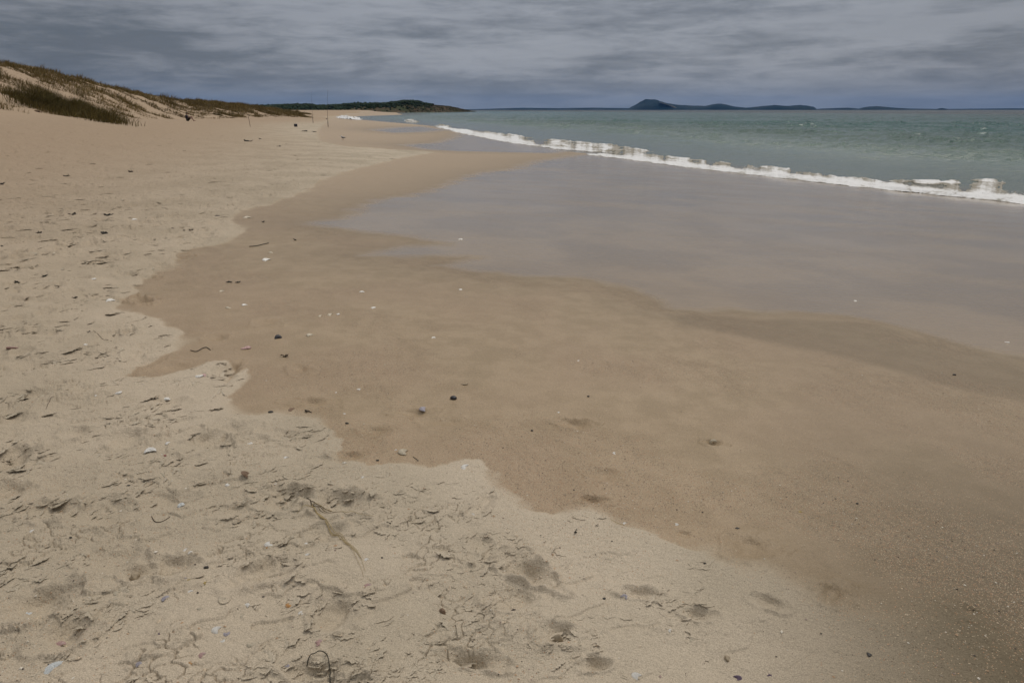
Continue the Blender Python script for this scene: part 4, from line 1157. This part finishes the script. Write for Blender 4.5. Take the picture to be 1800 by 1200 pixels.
    T([(335,616),(345,618),(356,613),(363,611),(370,615)],.0028,weed2,'dark crooked weed stem in the mouth of the wet tongue','seaweed_strand','seaweed',.004)
    T([(120,722),(131,720),(143,718)],.0013,twig,'short straight twig on the left sand')
    T([(82,724),(87,714),(93,708),(98,707)],.0012,twig,'fine branching rootlet near the left edge')
    T([(267,910),(272,920),(283,922),(294,917),(299,911)],.0018,twig,'half ring of curved twig below the snail shell')
    T([(438,433),(450,432),(462,429),(472,427)],.006,weed,'thin dark twig on wet sand by the dry edge')
    T([(726,804),(732,808),(735,811)],.0018,weed,'tiny dark hooked stem above the pale lip','seaweed_strand','seaweed')
    T([(718,932),(717,925),(720,918),(724,919)],.0010,twig,'tiny hooked rootlet on the smooth ridge')
    T([(1073,915),(1090,921),(1098,922)],.0010,straw,'pale straw across the gritty ridge')
    # dried grass stalk
    c = P(548, 897); t = empty('grass_stalk', (c[0], c[1], gz(*c)), label='dried yellow grass stalk with its root, lying on dry sand', cat='stalk')
    def sub(name, pxs, r1, r2, mat, arch=0):
        o = strand(pxs, r1, mat, None, name, None, arch, None, r2); o.parent = t; o.location = Vector(o.location) - Vector(t.location)
    sub('root', [(540,881),(543,885),(546,890),(549,898)], .0022, .0030, twig)
    for pts, r1, r2 in (([(547,893),(556,908),(572,922),(584,940),(602,958),(622,977),(636,991)], .0022, .0007), ([(548,895),(560,913),(578,930),(598,950),(614,966),(630,984)], .0017, .0006),
                        ([(550,900),(564,918),(577,925),(592,938),(612,962),(632,984),(643,1013)], .0020, .0005), ([(584,934),(600,952),(618,975),(634,1005),(640,1022)], .0012, .0004), ([(552,903),(563,915),(578,928)], .0024, .0011)):
        sub('stem', pts, r1, r2, straw, .004)
    for pts, m in (([(549,892),(565,899),(590,903),(610,913),(622,919)], twig), ([(560,898),(585,900),(605,908),(630,917),(658,920)], straw), ([(552,899),(563,903),(575,905),(584,911)], twig), ([(550,900),(540,903),(528,908),(523,913)], straw),
                   ([(549,896),(560,904),(570,908),(578,908)], twig), ([(552,896),(562,897),(572,903)], straw)):
        sub('leaf_blade', pts, .0016, .0005, m, .008)
    # lifted flakes of dried crust: thin curled plates whose free lip stands off the sand
    n = 27000
    px = rng.uniform(-60, 1250, n); py = 236 + 994 * rng.uniform(0, 1, n) ** 1.45
    v_ = ((600 - py) * cp - 1200 * sp); t_ = -CAM_Z / v_; X = (px - 900) * t_; Y = (1200 * cp + (600 - py) * sp) * t_
    ca_, sa_ = math.cos(.45), math.sin(.45); U = X * ca_ + Y * sa_; Vv = -X * sa_ + Y * ca_
    pr_d = np.min([np.hypot(X - c[0], Y - c[1]) / (np.linalg.norm(e) + .03) for c, e, w_, d_ in _pr], axis=0)
    mk = fbm(U * 1.9, Vv * 3.0, 83, 3) + .16 * np.exp(-((pr_d - 1.1) / .45) ** 2) - .10 * sst(.3, 1.6, X)
    z, dry, film, sd, sf, w = ground(X, Y, True)
    keep = (mk > .085 + rng.uniform(-.06, .13, n) - .03 * sst(5, 10, np.hypot(X, Y))) & (dry > .9) & (sd > .03) & (XD(Y) - X < -8)
    X, Y, mk = X[keep], Y[keep], mk[keep]; m = len(X)
    L = np.clip(rng.gamma(1.5, .0095, m) + .006, .008, .05) * np.clip(np.hypot(X, Y) / 3.6, .7, 3.2); wd = L * rng.uniform(.3, .8, m) * np.clip(4.5 / np.hypot(X, Y), .38, 1)  # farther, enlarged flakes stand in for footprint lumps
    hd = np.arctan2(X, Y); rot = -hd + rng.normal(.25, .80, m)                 # free lip looks down the beach
    tilt = rng.uniform(.06, .36, m); thk = rng.uniform(.0018, .0035, m)
    K = 13; VV = []; FF = []
    tt = np.linspace(0, 1, K)
    jag = rng.normal(size=(m, K)) * .10
    xs_ = (tt[None] - .5) * 2 * L[:, None] * (1 + 0 * jag)
    lip = -wd[:, None] * (np.sin(np.pi * (tt[None] * .94 + .03)) ** .6 * (.8 + jag * 1.6) + .1 * np.sin(tt[None] * 9 + rng.uniform(0, 6, (m, 1))))
    back = wd[:, None] * (.35 * np.sin(np.pi * tt)[None])
    cr_, sr_ = np.cos(rot)[:, None], np.sin(rot)[:, None]
    def put(lx, ly, dz):
        gx, gy = X[:, None] + lx * cr_ - ly * sr_, Y[:, None] + lx * sr_ + ly * cr_
        return gx, gy, dz
    rowsP = [put(xs_, back, -.004), put(xs_, lip * .5, wd[:, None] * np.tan(tilt)[:, None] * .45 * np.sin(np.pi * tt)[None] ** .5), put(xs_, lip, wd[:, None] * np.tan(tilt)[:, None] * .9 * np.sin(np.pi * tt)[None] ** .5 - .001),
             put(xs_, lip, wd[:, None] * np.tan(tilt)[:, None] * .9 * np.sin(np.pi * tt)[None] ** .5 - .001 - thk[:, None]), put(xs_, lip * .5, wd[:, None] * np.tan(tilt)[:, None] * .45 * np.sin(np.pi * tt)[None] ** .5 - thk[:, None] - .001)]
    z0_ = ground(X, Y)
    co = np.stack([np.stack([gx, gy, z0_[:, None] + dz + 0 * gx], -1) for gx, gy, dz in rowsP], 1)      # m, 5, K, 3
    nr_ = 5; base_ = (np.arange(m) * nr_ * K)[:, None, None]
    q0 = np.array([[[a * K + b, a * K + b + 1, (a + 1) * K + b + 1, (a + 1) * K + b] for b in range(K - 1)] for a in range(nr_ - 1)]).reshape(1, -1, 4)
    me = mesh_np('sand_crust', co.reshape(-1, 3), (q0 + base_).reshape(-1, 4), None, False)
    nv_ = m * nr_ * K
    for nm_, vl in (('dry', 1), ('film', 0), ('grit', 0), ('damp', 0), ('tone', 0), ('far', 0), ('mid', 0)): attr(me, nm_, np.full(nv_, vl))
    link('sand_crust', me, bpy.data.materials['beach_sand'], kind='stuff', label='curled broken flakes of dried crust, and footprint lumps farther off, on the pale sand', cat='sand crust')
    # shell grit: uncountable crumbs strewn over the near sand
    bv = np.array([(1, 0, 0), (-1, 0, 0), (0, .8, 0), (0, -.8, 0), (0, 0, .5), (0, 0, -.4)], float); bf = np.array([(0, 2, 4), (2, 1, 4), (1, 3, 4), (3, 0, 4), (2, 0, 5), (1, 2, 5), (3, 1, 5), (0, 3, 5)])
    n = 60000
    px = rng.uniform(-60, 1860, n); py = 560 + 680 * rng.uniform(0, 1, n) ** 1.0
    v_ = ((600 - py) * cp - 1200 * sp); t_ = -CAM_Z / v_; X = (px - 900) * t_; Y = (1200 * cp + (600 - py) * sp) * t_
    z, dry, film, sd, sf, w = ground(X, Y, True)
    g = fbm(X * .9 + Y * .5, Y * .8 - X * .3, 201, 4) + .30 * np.exp(-((sd + .25) / .5) ** 2) + .10 * sst(.5, 3, X)
    keep = rng.uniform(0, 1, n) < np.clip(sst(.05, .5, g) * (1 - .8 * dry) * (1 - film) * .6 + .035 + .05 * (X < .3) * (dry > .5) * sst(-.1, .4, fbm(X * 1.5, Y * 1.5, 205, 3) + .1), 0, 1)
    X, Y, z, dry = X[keep], Y[keep], z[keep], dry[keep]; m = len(X)
    s = rng.gamma(2.2, .00065, m) + .0007; s = np.minimum(s, .0055); s = np.where((dry > .5) & (rng.uniform(size=m) < .10), s * 1.9, s)
    a = rng.uniform(0, 6.28, m); ca, sa = np.cos(a), np.sin(a)
    V = bv[None] * s[:, None, None] * rng.uniform(.6, 1.4, (m, 1, 3)); Vx = V[..., 0] * ca[:, None] - V[..., 1] * sa[:, None]; Vy = V[..., 0] * sa[:, None] + V[..., 1] * ca[:, None]
    V = np.stack([Vx + X[:, None], Vy + Y[:, None], V[..., 2] + z[:, None] + s[:, None] * .25], -1).reshape(-1, 3)
    F = (bf[None] + (np.arange(m) * 6)[:, None, None]).reshape(-1, 3)
    pal = np.array([(.60, .54, .44), (.42, .27, .16), (.48, .38, .26), (.06, .045, .035), (.30, .22, .18), (.36, .30, .22)]); ci = rng.choice(6, m, p=[.14, .24, .24, .12, .08, .18])
    me = mesh_np('shell_grit', V, None, F, False); attr_col(me, 'col', np.repeat(pal[ci], 6, 0))
    link('shell_grit', me, col_material('shell_crumbs', .6, 0, .4, 200), kind='stuff', label='tiny shell crumbs and coarse grains strewn over the sand', cat='grit')

# ------------------------------------------------------------------ fishing gear, bird, person
def gear():
    dark = simple('rod_blank', (.02, .02, .022), .35, .3, 20); cork = simple('rod_grip', (.035, .03, .028), .7, .3, 30); steel = simple('reel_metal', (.12, .12, .13), .35, .3, 20, metal=.8)
    pvc = simple('holder_tube', (.05, .05, .05), .6, .3, 10); line = simple('fishing_line', (.25, .27, .30), .4, .1, 10)
    for (a, b, H, lean, lab, s) in ((577, 224, 4.3, .17, 'right and nearer of two upright surf fishing rods standing in the sand', 1.0), (550.5, 217, 4.0, .06, 'left, fainter and farther of two upright surf fishing rods in the sand', .8)):
        c = P(a, b); z0 = gz(*c); H = H if s == 1 else H * 1.12
        t = empty('fishing_rod', (c[0], c[1], z0), label=lab, cat='fishing rod', group='surf rods standing on the beach')
        w = s
        pts = []; rad = []
        for k in range(15):
            u = k / 14; pts.append((lean * u * 1.3 + .10 * u ** 4, -.02 * u, .75 + u * (H - .75))); rad.append((.013 * (1 - u) + .006) * w * w)
        MB().tube(pts, rad, 7).build('blank', dark, t)
        MB().tube([(0, 0, .45), (.01, 0, .75), (.03, 0, 1.15)], [.022, .026, .020], 8).build('grip', cork, t)
        r = MB(); r.tube([(-.02, 0, .98), (-.10, 0, .98)], .012, 6); r.ball((-.14, 0, .98), (.055, .05, .07), 12, 8); r.tube([(-.14, -.05, .98), (-.14, .06, .98)], .045, 10); r.build('reel', steel, t)
        MB().tube([(-.14, .06, .98), (-.14, .10, .93), (-.14, .16, .90)], .008, 5).build('reel_handle', steel, t)
        for u in (.3, .5, .68, .82, .92, 1.0):
            k = min(14, int(u * 14)); x, y, z = pts[k]; q = MB(); R = .035 * (1.3 - u)
            q.tube([(x - .01 - R + R * math.cos(g), y, z + R * math.sin(g)) for g in np.linspace(0, 6.28, 10)], .004, 4); q.build('line_guide', steel, t)
        sp_ = MB(); sp_.tube([(0, 0, -.15), (0, 0, .1)], [.008, .026], 8); sp_.tube([(0, 0, .1), (0, 0, .70)], .030 * w + .006, 10); sp_.tube([(0, 0, .68), (0, 0, .71)], .042, 10); sp_.build('rod_holder', pvc, t)
    # bait bottle by the near rod
    c = P(574.5, 214); 
    # leaning stake
    c = P(440, 223); z0 = gz(*c); wood = simple('stake_wood', (.12, .095, .065), .85, .35, 15)
    m = MB(); m.tube([(0, 0, -.1), (-.03, 0, .5), (-.10, .0, 1.25)], [.024, .022, .018], 7); m.tube([(-.05, 0, .75), (-.16, .02, .98)], [.012, .006], 5)
    m.build('stake', wood, label='thin leaning wooden stake standing on the upper beach', cat='stake', loc=(c[0], c[1], z0))
    # tackle box
    c = P(520, 223); z0 = gz(*c); body = simple('box_plastic', (.035, .035, .045), .5, .3, 10); lidm = simple('box_lid', (.07, .09, .13), .45, .3, 10)
    t = empty('tackle_box', (c[0], c[1], z0), .3, label='small dark tackle box with a bluish lid standing on the beach', cat='box')
    MB().box((0, 0, .13), (.19, .14, .13), .02).build('body', body, t, False); MB().box((0, 0, .285), (.20, .15, .022), .012).build('lid', lidm, t, False)
    MB().tube([(-.09, 0, .30), (-.08, 0, .36), (0, 0, .38), (.08, 0, .36), (.09, 0, .30)], .010, 6).build('handle', body, t); MB().box((0, -.155, .25), (.025, .008, .03), .004).build('latch', lidm, t, False)

def skin(name, verts, edges, radii, mat, parent=None, loc=None, sub=1, **k):
    me = bpy.data.meshes.new(name); me.from_pydata(verts, edges, []); me.update()
    o = link(name, me, mat, parent, loc=loc, **k)
    o.modifiers.new('skin', 'SKIN'); l = me.skin_vertices[0] if len(me.skin_vertices) else None
    if l is None:
        bpy.context.view_layer.objects.active = o
        me.attributes.new if False else None
    for i, r in enumerate(radii):
        r = r if hasattr(r, '__len__') else (r, r); l.data[i].radius = r
    l.data[0].use_root = True
    s = o.modifiers.new('sub', 'SUBSURF'); s.levels = sub; s.render_levels = sub
    dg = bpy.context.evaluated_depsgraph_get(); ev = o.evaluated_get(dg); m2 = bpy.data.meshes.new_from_object(ev)
    o.modifiers.clear(); o.data = m2
    if not m2.materials: m2.materials.append(mat)
    for p in m2.polygons: p.use_smooth = True
    return o

def tubes_body(name, chains, mat, parent, extra=None, remesh=.018):
    """closed tapered chains and balls fused into one continuous skin by a voxel remesh"""
    mb = MB()
    for pts, rad in chains: mb.tube(pts, rad, 10); [mb.ball(p, r, 10, 8) for p, r in zip(pts, rad)]
    for c, r in (extra or []): mb.ball(c, r, 16, 12)
    o = link(name, mb.mesh(name), mat, parent)
    m = o.modifiers.new('fuse', 'REMESH'); m.mode = 'VOXEL'; m.voxel_size = remesh
    s = o.modifiers.new('smooth', 'SMOOTH'); s.iterations = 3; s.factor = .5
    dg = bpy.context.evaluated_depsgraph_get(); m2 = bpy.data.meshes.new_from_object(o.evaluated_get(dg)); o.modifiers.clear(); o.data = m2
    if not m2.materials: m2.materials.append(mat)
    for p in m2.polygons: p.use_smooth = True
    return o

def person():
    c = P(331, 213.3); z0 = gz(*c)
    t = empty('person', (c[0], c[1], z0 - .01), math.radians(8), label='person in dark cap and dark shirt sitting on sand, arms over raised knees', cat='person')
    sk = simple('skin', (.32, .19, .13), .55, .12, 20); sh = simple('shirt_cloth', (.030, .024, .034), .85, .3, 25, .002); st = simple('shorts_cloth', (.022, .018, .012), .85, .3, 25, .002)
    cap = simple('cap_cloth', (.025, .022, .012), .8, .3, 25); lit = simple('eye_white', (.6, .6, .6), .3, .1, 20)
    # sits facing +x: pelvis at origin
    hip = [(-.02, .09, .12), (-.02, -.09, .12)]; knee = [(.36, .13, .46), (.34, -.15, .43)]; ank = [(.58, .13, .09), (.62, -.14, .08)]
    sho = [(-.12, .19, .56), (-.12, -.19, .56)]; elb = [(.12, .24, .44), (.12, -.24, .45)]; wri = [(.40, .10, .50), (.42, -.06, .48)]
    ch = [([(-.02, 0, .13), (-.09, 0, .28), (-.13, 0, .42), (-.12, 0, .55), (-.08, 0, .64), (-.05, 0, .70)], [.135, .125, .135, .12, .055, .052])]
    for s in (0, 1):
        ch.append(([hip[s], ((hip[s][0]+knee[s][0])/2, (hip[s][1]+knee[s][1])/2, (hip[s][2]+knee[s][2])/2 + .01), knee[s]], [.092, .078, .058]))
        m = [(knee[s][i]*.6 + ank[s][i]*.4) for i in range(3)]; m[0] -= .02; ch.append(([knee[s], tuple(m), ank[s]], [.055, .055, .036]))
        ch.append(([ank[s], (ank[s][0] + .08, ank[s][1], .05), (ank[s][0] + .17, ank[s][1], .03)], [.040, .038, .026])); ch.append(([ank[s], (ank[s][0] - .045, ank[s][1], .035)], [.036, .032]))
        ch.append(([sho[s], elb[s], wri[s]], [.052, .040, .027]))
        w = Vector(wri[s]); d = Vector((.9, -.25 + .5 * s, -.25)).normalized(); side = d.cross(Vector((0, 0, 1))).normalized()
        palm = w + d * .07; ch.append(([tuple(w), tuple(palm)], [.026, .032])); ch.append(([tuple(palm - side * .018), tuple(palm + side * .018)], [.022, .022]))
        for q, ln in zip((-.030, -.010, .010, .030), (.062, .074, .070, .055)):
            b = palm + side * q + d * .02; ch.append(([tuple(b), tuple(b + d * ln * .55 + Vector((0, 0, -.006))), tuple(b + d * ln + Vector((0, 0, -.03)))], [.0095, .0088, .0075]))
        b = w + d * .03 + side * (.028 if s else -.028); ch.append(([tuple(b), tuple(b + side * (.03 if s else -.03) + d * .03), tuple(b + side * (.034 if s else -.034) + d * .055)], [.011, .010, .008]))
    head = (-.02, 0, .80)
    ex = [(head, (.092, .078, .115)), ((.03, 0, .755), (.055, .052, .055)), ((.078, 0, .79), (.018, .013, .022)), ((-.02, .078, .79), (.018, .010, .028)), ((-.02, -.078, .79), (.018, .010, .028)), ((.062, 0, .752), (.016, .022, .008))]
    tubes_body('body', ch, sk, t, ex, .008)
    for s in (-1, 1): MB().ball((.062, s * .030, .805), (.012, .012, .009), 8, 6).build('eye', lit, t)
    # shirt: torso and short sleeves just outside the body
    sc = [([(-.03, 0, .17), (-.09, 0, .28), (-.13, 0, .42), (-.12, 0, .54), (-.10, 0, .60)], [.150, .145, .155, .140, .075])]
    for s in (0, 1):
        e = elb[s]; a = sho[s]; sc.append(([(-.12, a[1] * .4, .55), a, tuple(a[i] * .25 + e[i] * .75 for i in range(3))], [.10, .070, .058]))
    tubes_body('shirt', sc, sh, t, [((-.12, 0, .50), (.13, .20, .11)), ((-.05, 0, .22), (.14, .17, .10))], .012)
    so = []
    for s in (0, 1): so.append(([(-.03, hip[s][1], .13), tuple(hip[s][i] * .35 + knee[s][i] * .65 + (.01 if i == 2 else 0) for i in range(3))], [.125, .092]))
    tubes_body('shorts', so, st, t, [((-.05, 0, .11), (.16, .19, .115))], .012)
    cp_ = MB(); cp_.ball((-.025, 0, .845), (.103, .090, .085), 18, 12); cp_.ball((.085, 0, .838), (.075, .068, .010), 14, 8); cp_.build('cap', cap, t)
    tubes_body('hair', [([(-.10, .04, .80), (-.11, 0, .78), (-.10, -.04, .80)], [.03, .032, .03])], cap, t, None, .01)

def bird():
    c = P(603, 246.5); z0 = gz(*c); s = 1.05
    wh = simple('gull_feathers', (.55, .54, .52), .7, .15, 30); gy = simple('gull_wing', (.20, .20, .21), .7, .3, 30); bl = simple('gull_dark', (.03, .03, .03), .6, .2, 30); rd = simple('gull_beak', (.22, .06, .03), .5, .2, 30)
    t = empty('gull', (c[0], c[1], z0), 2.7, label='small grey and white gull standing on the wet sand', cat='bird'); t.scale = (s, s, s)
    tubes_body('body', [([(-.20, 0, .17), (-.10, 0, .18), (0, 0, .185), (.08, 0, .20), (.11, 0, .245), (.125, 0, .285)], [.018, .045, .068, .055, .034, .036]), ([(.125, 0, .285), (.15, 0, .288)], [.036, .024])], wh, t, None, .009)
    for q in (-1, 1):
        w = MB(); w.ball((-.04, q * .052, .195), (.135, .018, .048), 16, 10, lambda p: (p[0], p[1], p[2] * (1 - .45 * (-p[0])) + p[0] * .2)); w.build('wing', gy, t)
        MB().tube([(-.15, q * .035, .19), (-.22, q * .018, .185), (-.27, q * .008, .18)], [.018, .012, .003], 6).build('wing_tip', bl, t)
        l = MB(); l.tube([(0, q * .03, .13), (-.012, q * .03, .06), (0, q * .03, .004)], [.008, .005, .005], 6)
        for g in (-.5, 0, .5): l.tube([(0, q * .03, .004), (.04 * math.cos(g), q * .03 + .04 * math.sin(g), .003)], [.004, .002], 5)
        l.build('leg', rd, t)
        MB().ball((.140, q * .030, .294), .0055, 8, 6).build('eye', bl, t)
    MB().tube([(.158, 0, .288), (.185, 0, .284), (.205, 0, .277)], [.010, .007, .002], 7).build('beak', rd, t)

# ------------------------------------------------------------------ light, sky, haze
SUN_EL, SUN_AZ = 55.0, 38.0       # high, ahead and a little to the right
def light():
    w = bpy.data.worlds.new('World'); scene.world = w; w.use_nodes = True; nt = w.node_tree; nt.nodes.clear()
    class W(NT):
        def __init__(s): s.t = nt
    m = W(); out = m.n('ShaderNodeOutputWorld'); bg = m.n('ShaderNodeBackground'); m.l(bg.outputs[0], out.inputs[0]); bg.inputs[1].default_value = .1
    sky = m.n('ShaderNodeTexSky', sky_type='NISHITA'); sky.sun_disc = False; sky.sun_elevation = R_(SUN_EL); sky.sun_rotation = R_(SUN_AZ)
    sky.air_density = 1; sky.dust_density = 2
    tc = m.n('ShaderNodeTexCoord').outputs['Generated']; sx = m.n('ShaderNodeSeparateXYZ'); m.l(tc, sx.inputs[0])
    z = m.math('MAXIMUM', sx.outputs[2], 0.0); den = m.math('ADD', z, .10)
    u = m.math('DIVIDE', sx.outputs[0], den); v = m.math('DIVIDE', sx.outputs[1], den)
    cb = m.n('ShaderNodeCombineXYZ'); m.l(u, cb.inputs[0]); m.l(v, cb.inputs[1])
    p = cb.outputs[0]
    n1 = m.noise(m.mapping(tc, (1, 1, 5.2)), 3.6, 8, .60, .3)
    n2 = m.noise(m.mapping(tc, (1, 1, 6.8)), 10.5, 8, .62, .3)
    n3 = m.noise(m.mapping(tc, (1, 1, 3.5)), 1.7, 3, .5)
    n = m.math('ADD', m.math('MULTIPLY', n1, .44), m.math('ADD', m.math('MULTIPLY', n2, .38), m.math('MULTIPLY', n3, .18)))
    f = m.ramp(n, (.405, .605, 0, 1))
    c = m.mix(f, CL[0], CL[1])
    tn = m.ramp(m.noise(m.mapping(tc, (1, 1, 6)), 5, 4), (.38, .62, 0, 1))
    c = m.mix(m.math('MULTIPLY', tn, .55), c, m.mix(f, CL[2], CL[3]))
    # clear blue-grey band low over the horizon
    hz = m.ramp(sx.outputs[2], (-.005, .065, 1, 0))
    c = m.mix(m.math('MULTIPLY', hz, .60), c, CL[4])
    side = m.math('MULTIPLY', m.ramp(sx.outputs[0], (-.68, -.15, .70, 1)), m.ramp(sx.outputs[0], (.25, .70, 1, .80)))   # sky darker towards either side
    ks = m.n('ShaderNodeCombineColor'); [m.l(side, ks.inputs[i]) for i in range(3)]
    c = m.mix(1.0, c, ks.outputs[0], 'MULTIPLY')
    # an overcast is about three times brighter overhead than at the horizon
    br = m.ramp(sx.outputs[2], (.20, .95, 1.0, ZEN))
    k = m.n('ShaderNodeCombineColor'); [m.l(br, k.inputs[i]) for i in range(3)]
    c = m.mix(1.0, c, k.outputs[0], 'MULTIPLY')
    warm = m.mix(m.ramp(sx.outputs[2], (.12, .6, 0, 1)), (1, 1, 1), WARM); c = m.mix(1.0, c, warm, 'MULTIPLY')
    c = m.mix(.06, c, sky.outputs[0])
    m.l(c, bg.inputs[0])
    L = bpy.data.lights.new('sun', 'SUN'); L.energy = SUN; L.angle = R_(30); L.color = (1, .93, .84)
    o = bpy.data.objects.new('sun', L); COL.objects.link(o)
    el, az = R_(SUN_EL), R_(SUN_AZ); d = Vector((math.sin(az) * math.cos(el), math.cos(az) * math.cos(el), math.sin(el)))
    o.rotation_euler = d.to_track_quat('Z', 'Y').to_euler(); o.location = d * 200

ZEN = 4.0; WARM = (1.06, 1.0, .90); SUN = 1.3
CL = [(1.42, 1.60, 1.88), (3.15, 3.30, 3.66), (1.60, 1.73, 2.00), (2.80, 2.96, 3.30), (1.62, 1.92, 2.34)]
HAZE = 2.2e-5
def haze():
    b = MB(); B = 21000; v = [(x, y, z) for z in (-16, 330) for (x, y) in ((-B, -B), (B, -B), (B, B), (-B, B))]
    b.add(v, [(3, 2, 1, 0), (4, 5, 6, 7), (0, 1, 5, 4), (1, 2, 6, 5), (2, 3, 7, 6), (3, 0, 4, 7)])
    m = bpy.data.materials.new('haze_air'); m.use_nodes = True; t = m.node_tree; t.nodes.clear(); o = t.nodes.new('ShaderNodeOutputMaterial'); p = t.nodes.new('ShaderNodeVolumePrincipled')
    p.inputs['Color'].default_value = (.19, .45, 1.0, 1); p.inputs['Density'].default_value = HAZE; p.inputs['Anisotropy'].default_value = 0.0
    t.links.new(p.outputs[0], o.inputs['Volume'])
    b.build('haze', m, kind='stuff', smooth=False)

build_beach(); build_sea(); build_foam(); build_land(); build_grass(); things(); gear(); person(); bird(); light()
if HAZE > 0: haze()
scene.view_settings.view_transform = 'Standard'; scene.view_settings.look = 'None'; scene.view_settings.exposure = 0; scene.view_settings.gamma = 1
scene.render.engine = 'CYCLES'; scene.cycles.max_bounces = 5; scene.cycles.diffuse_bounces = 2; scene.cycles.glossy_bounces = 2; scene.cycles.volume_bounces = 0
scene.cycles.use_denoising = True
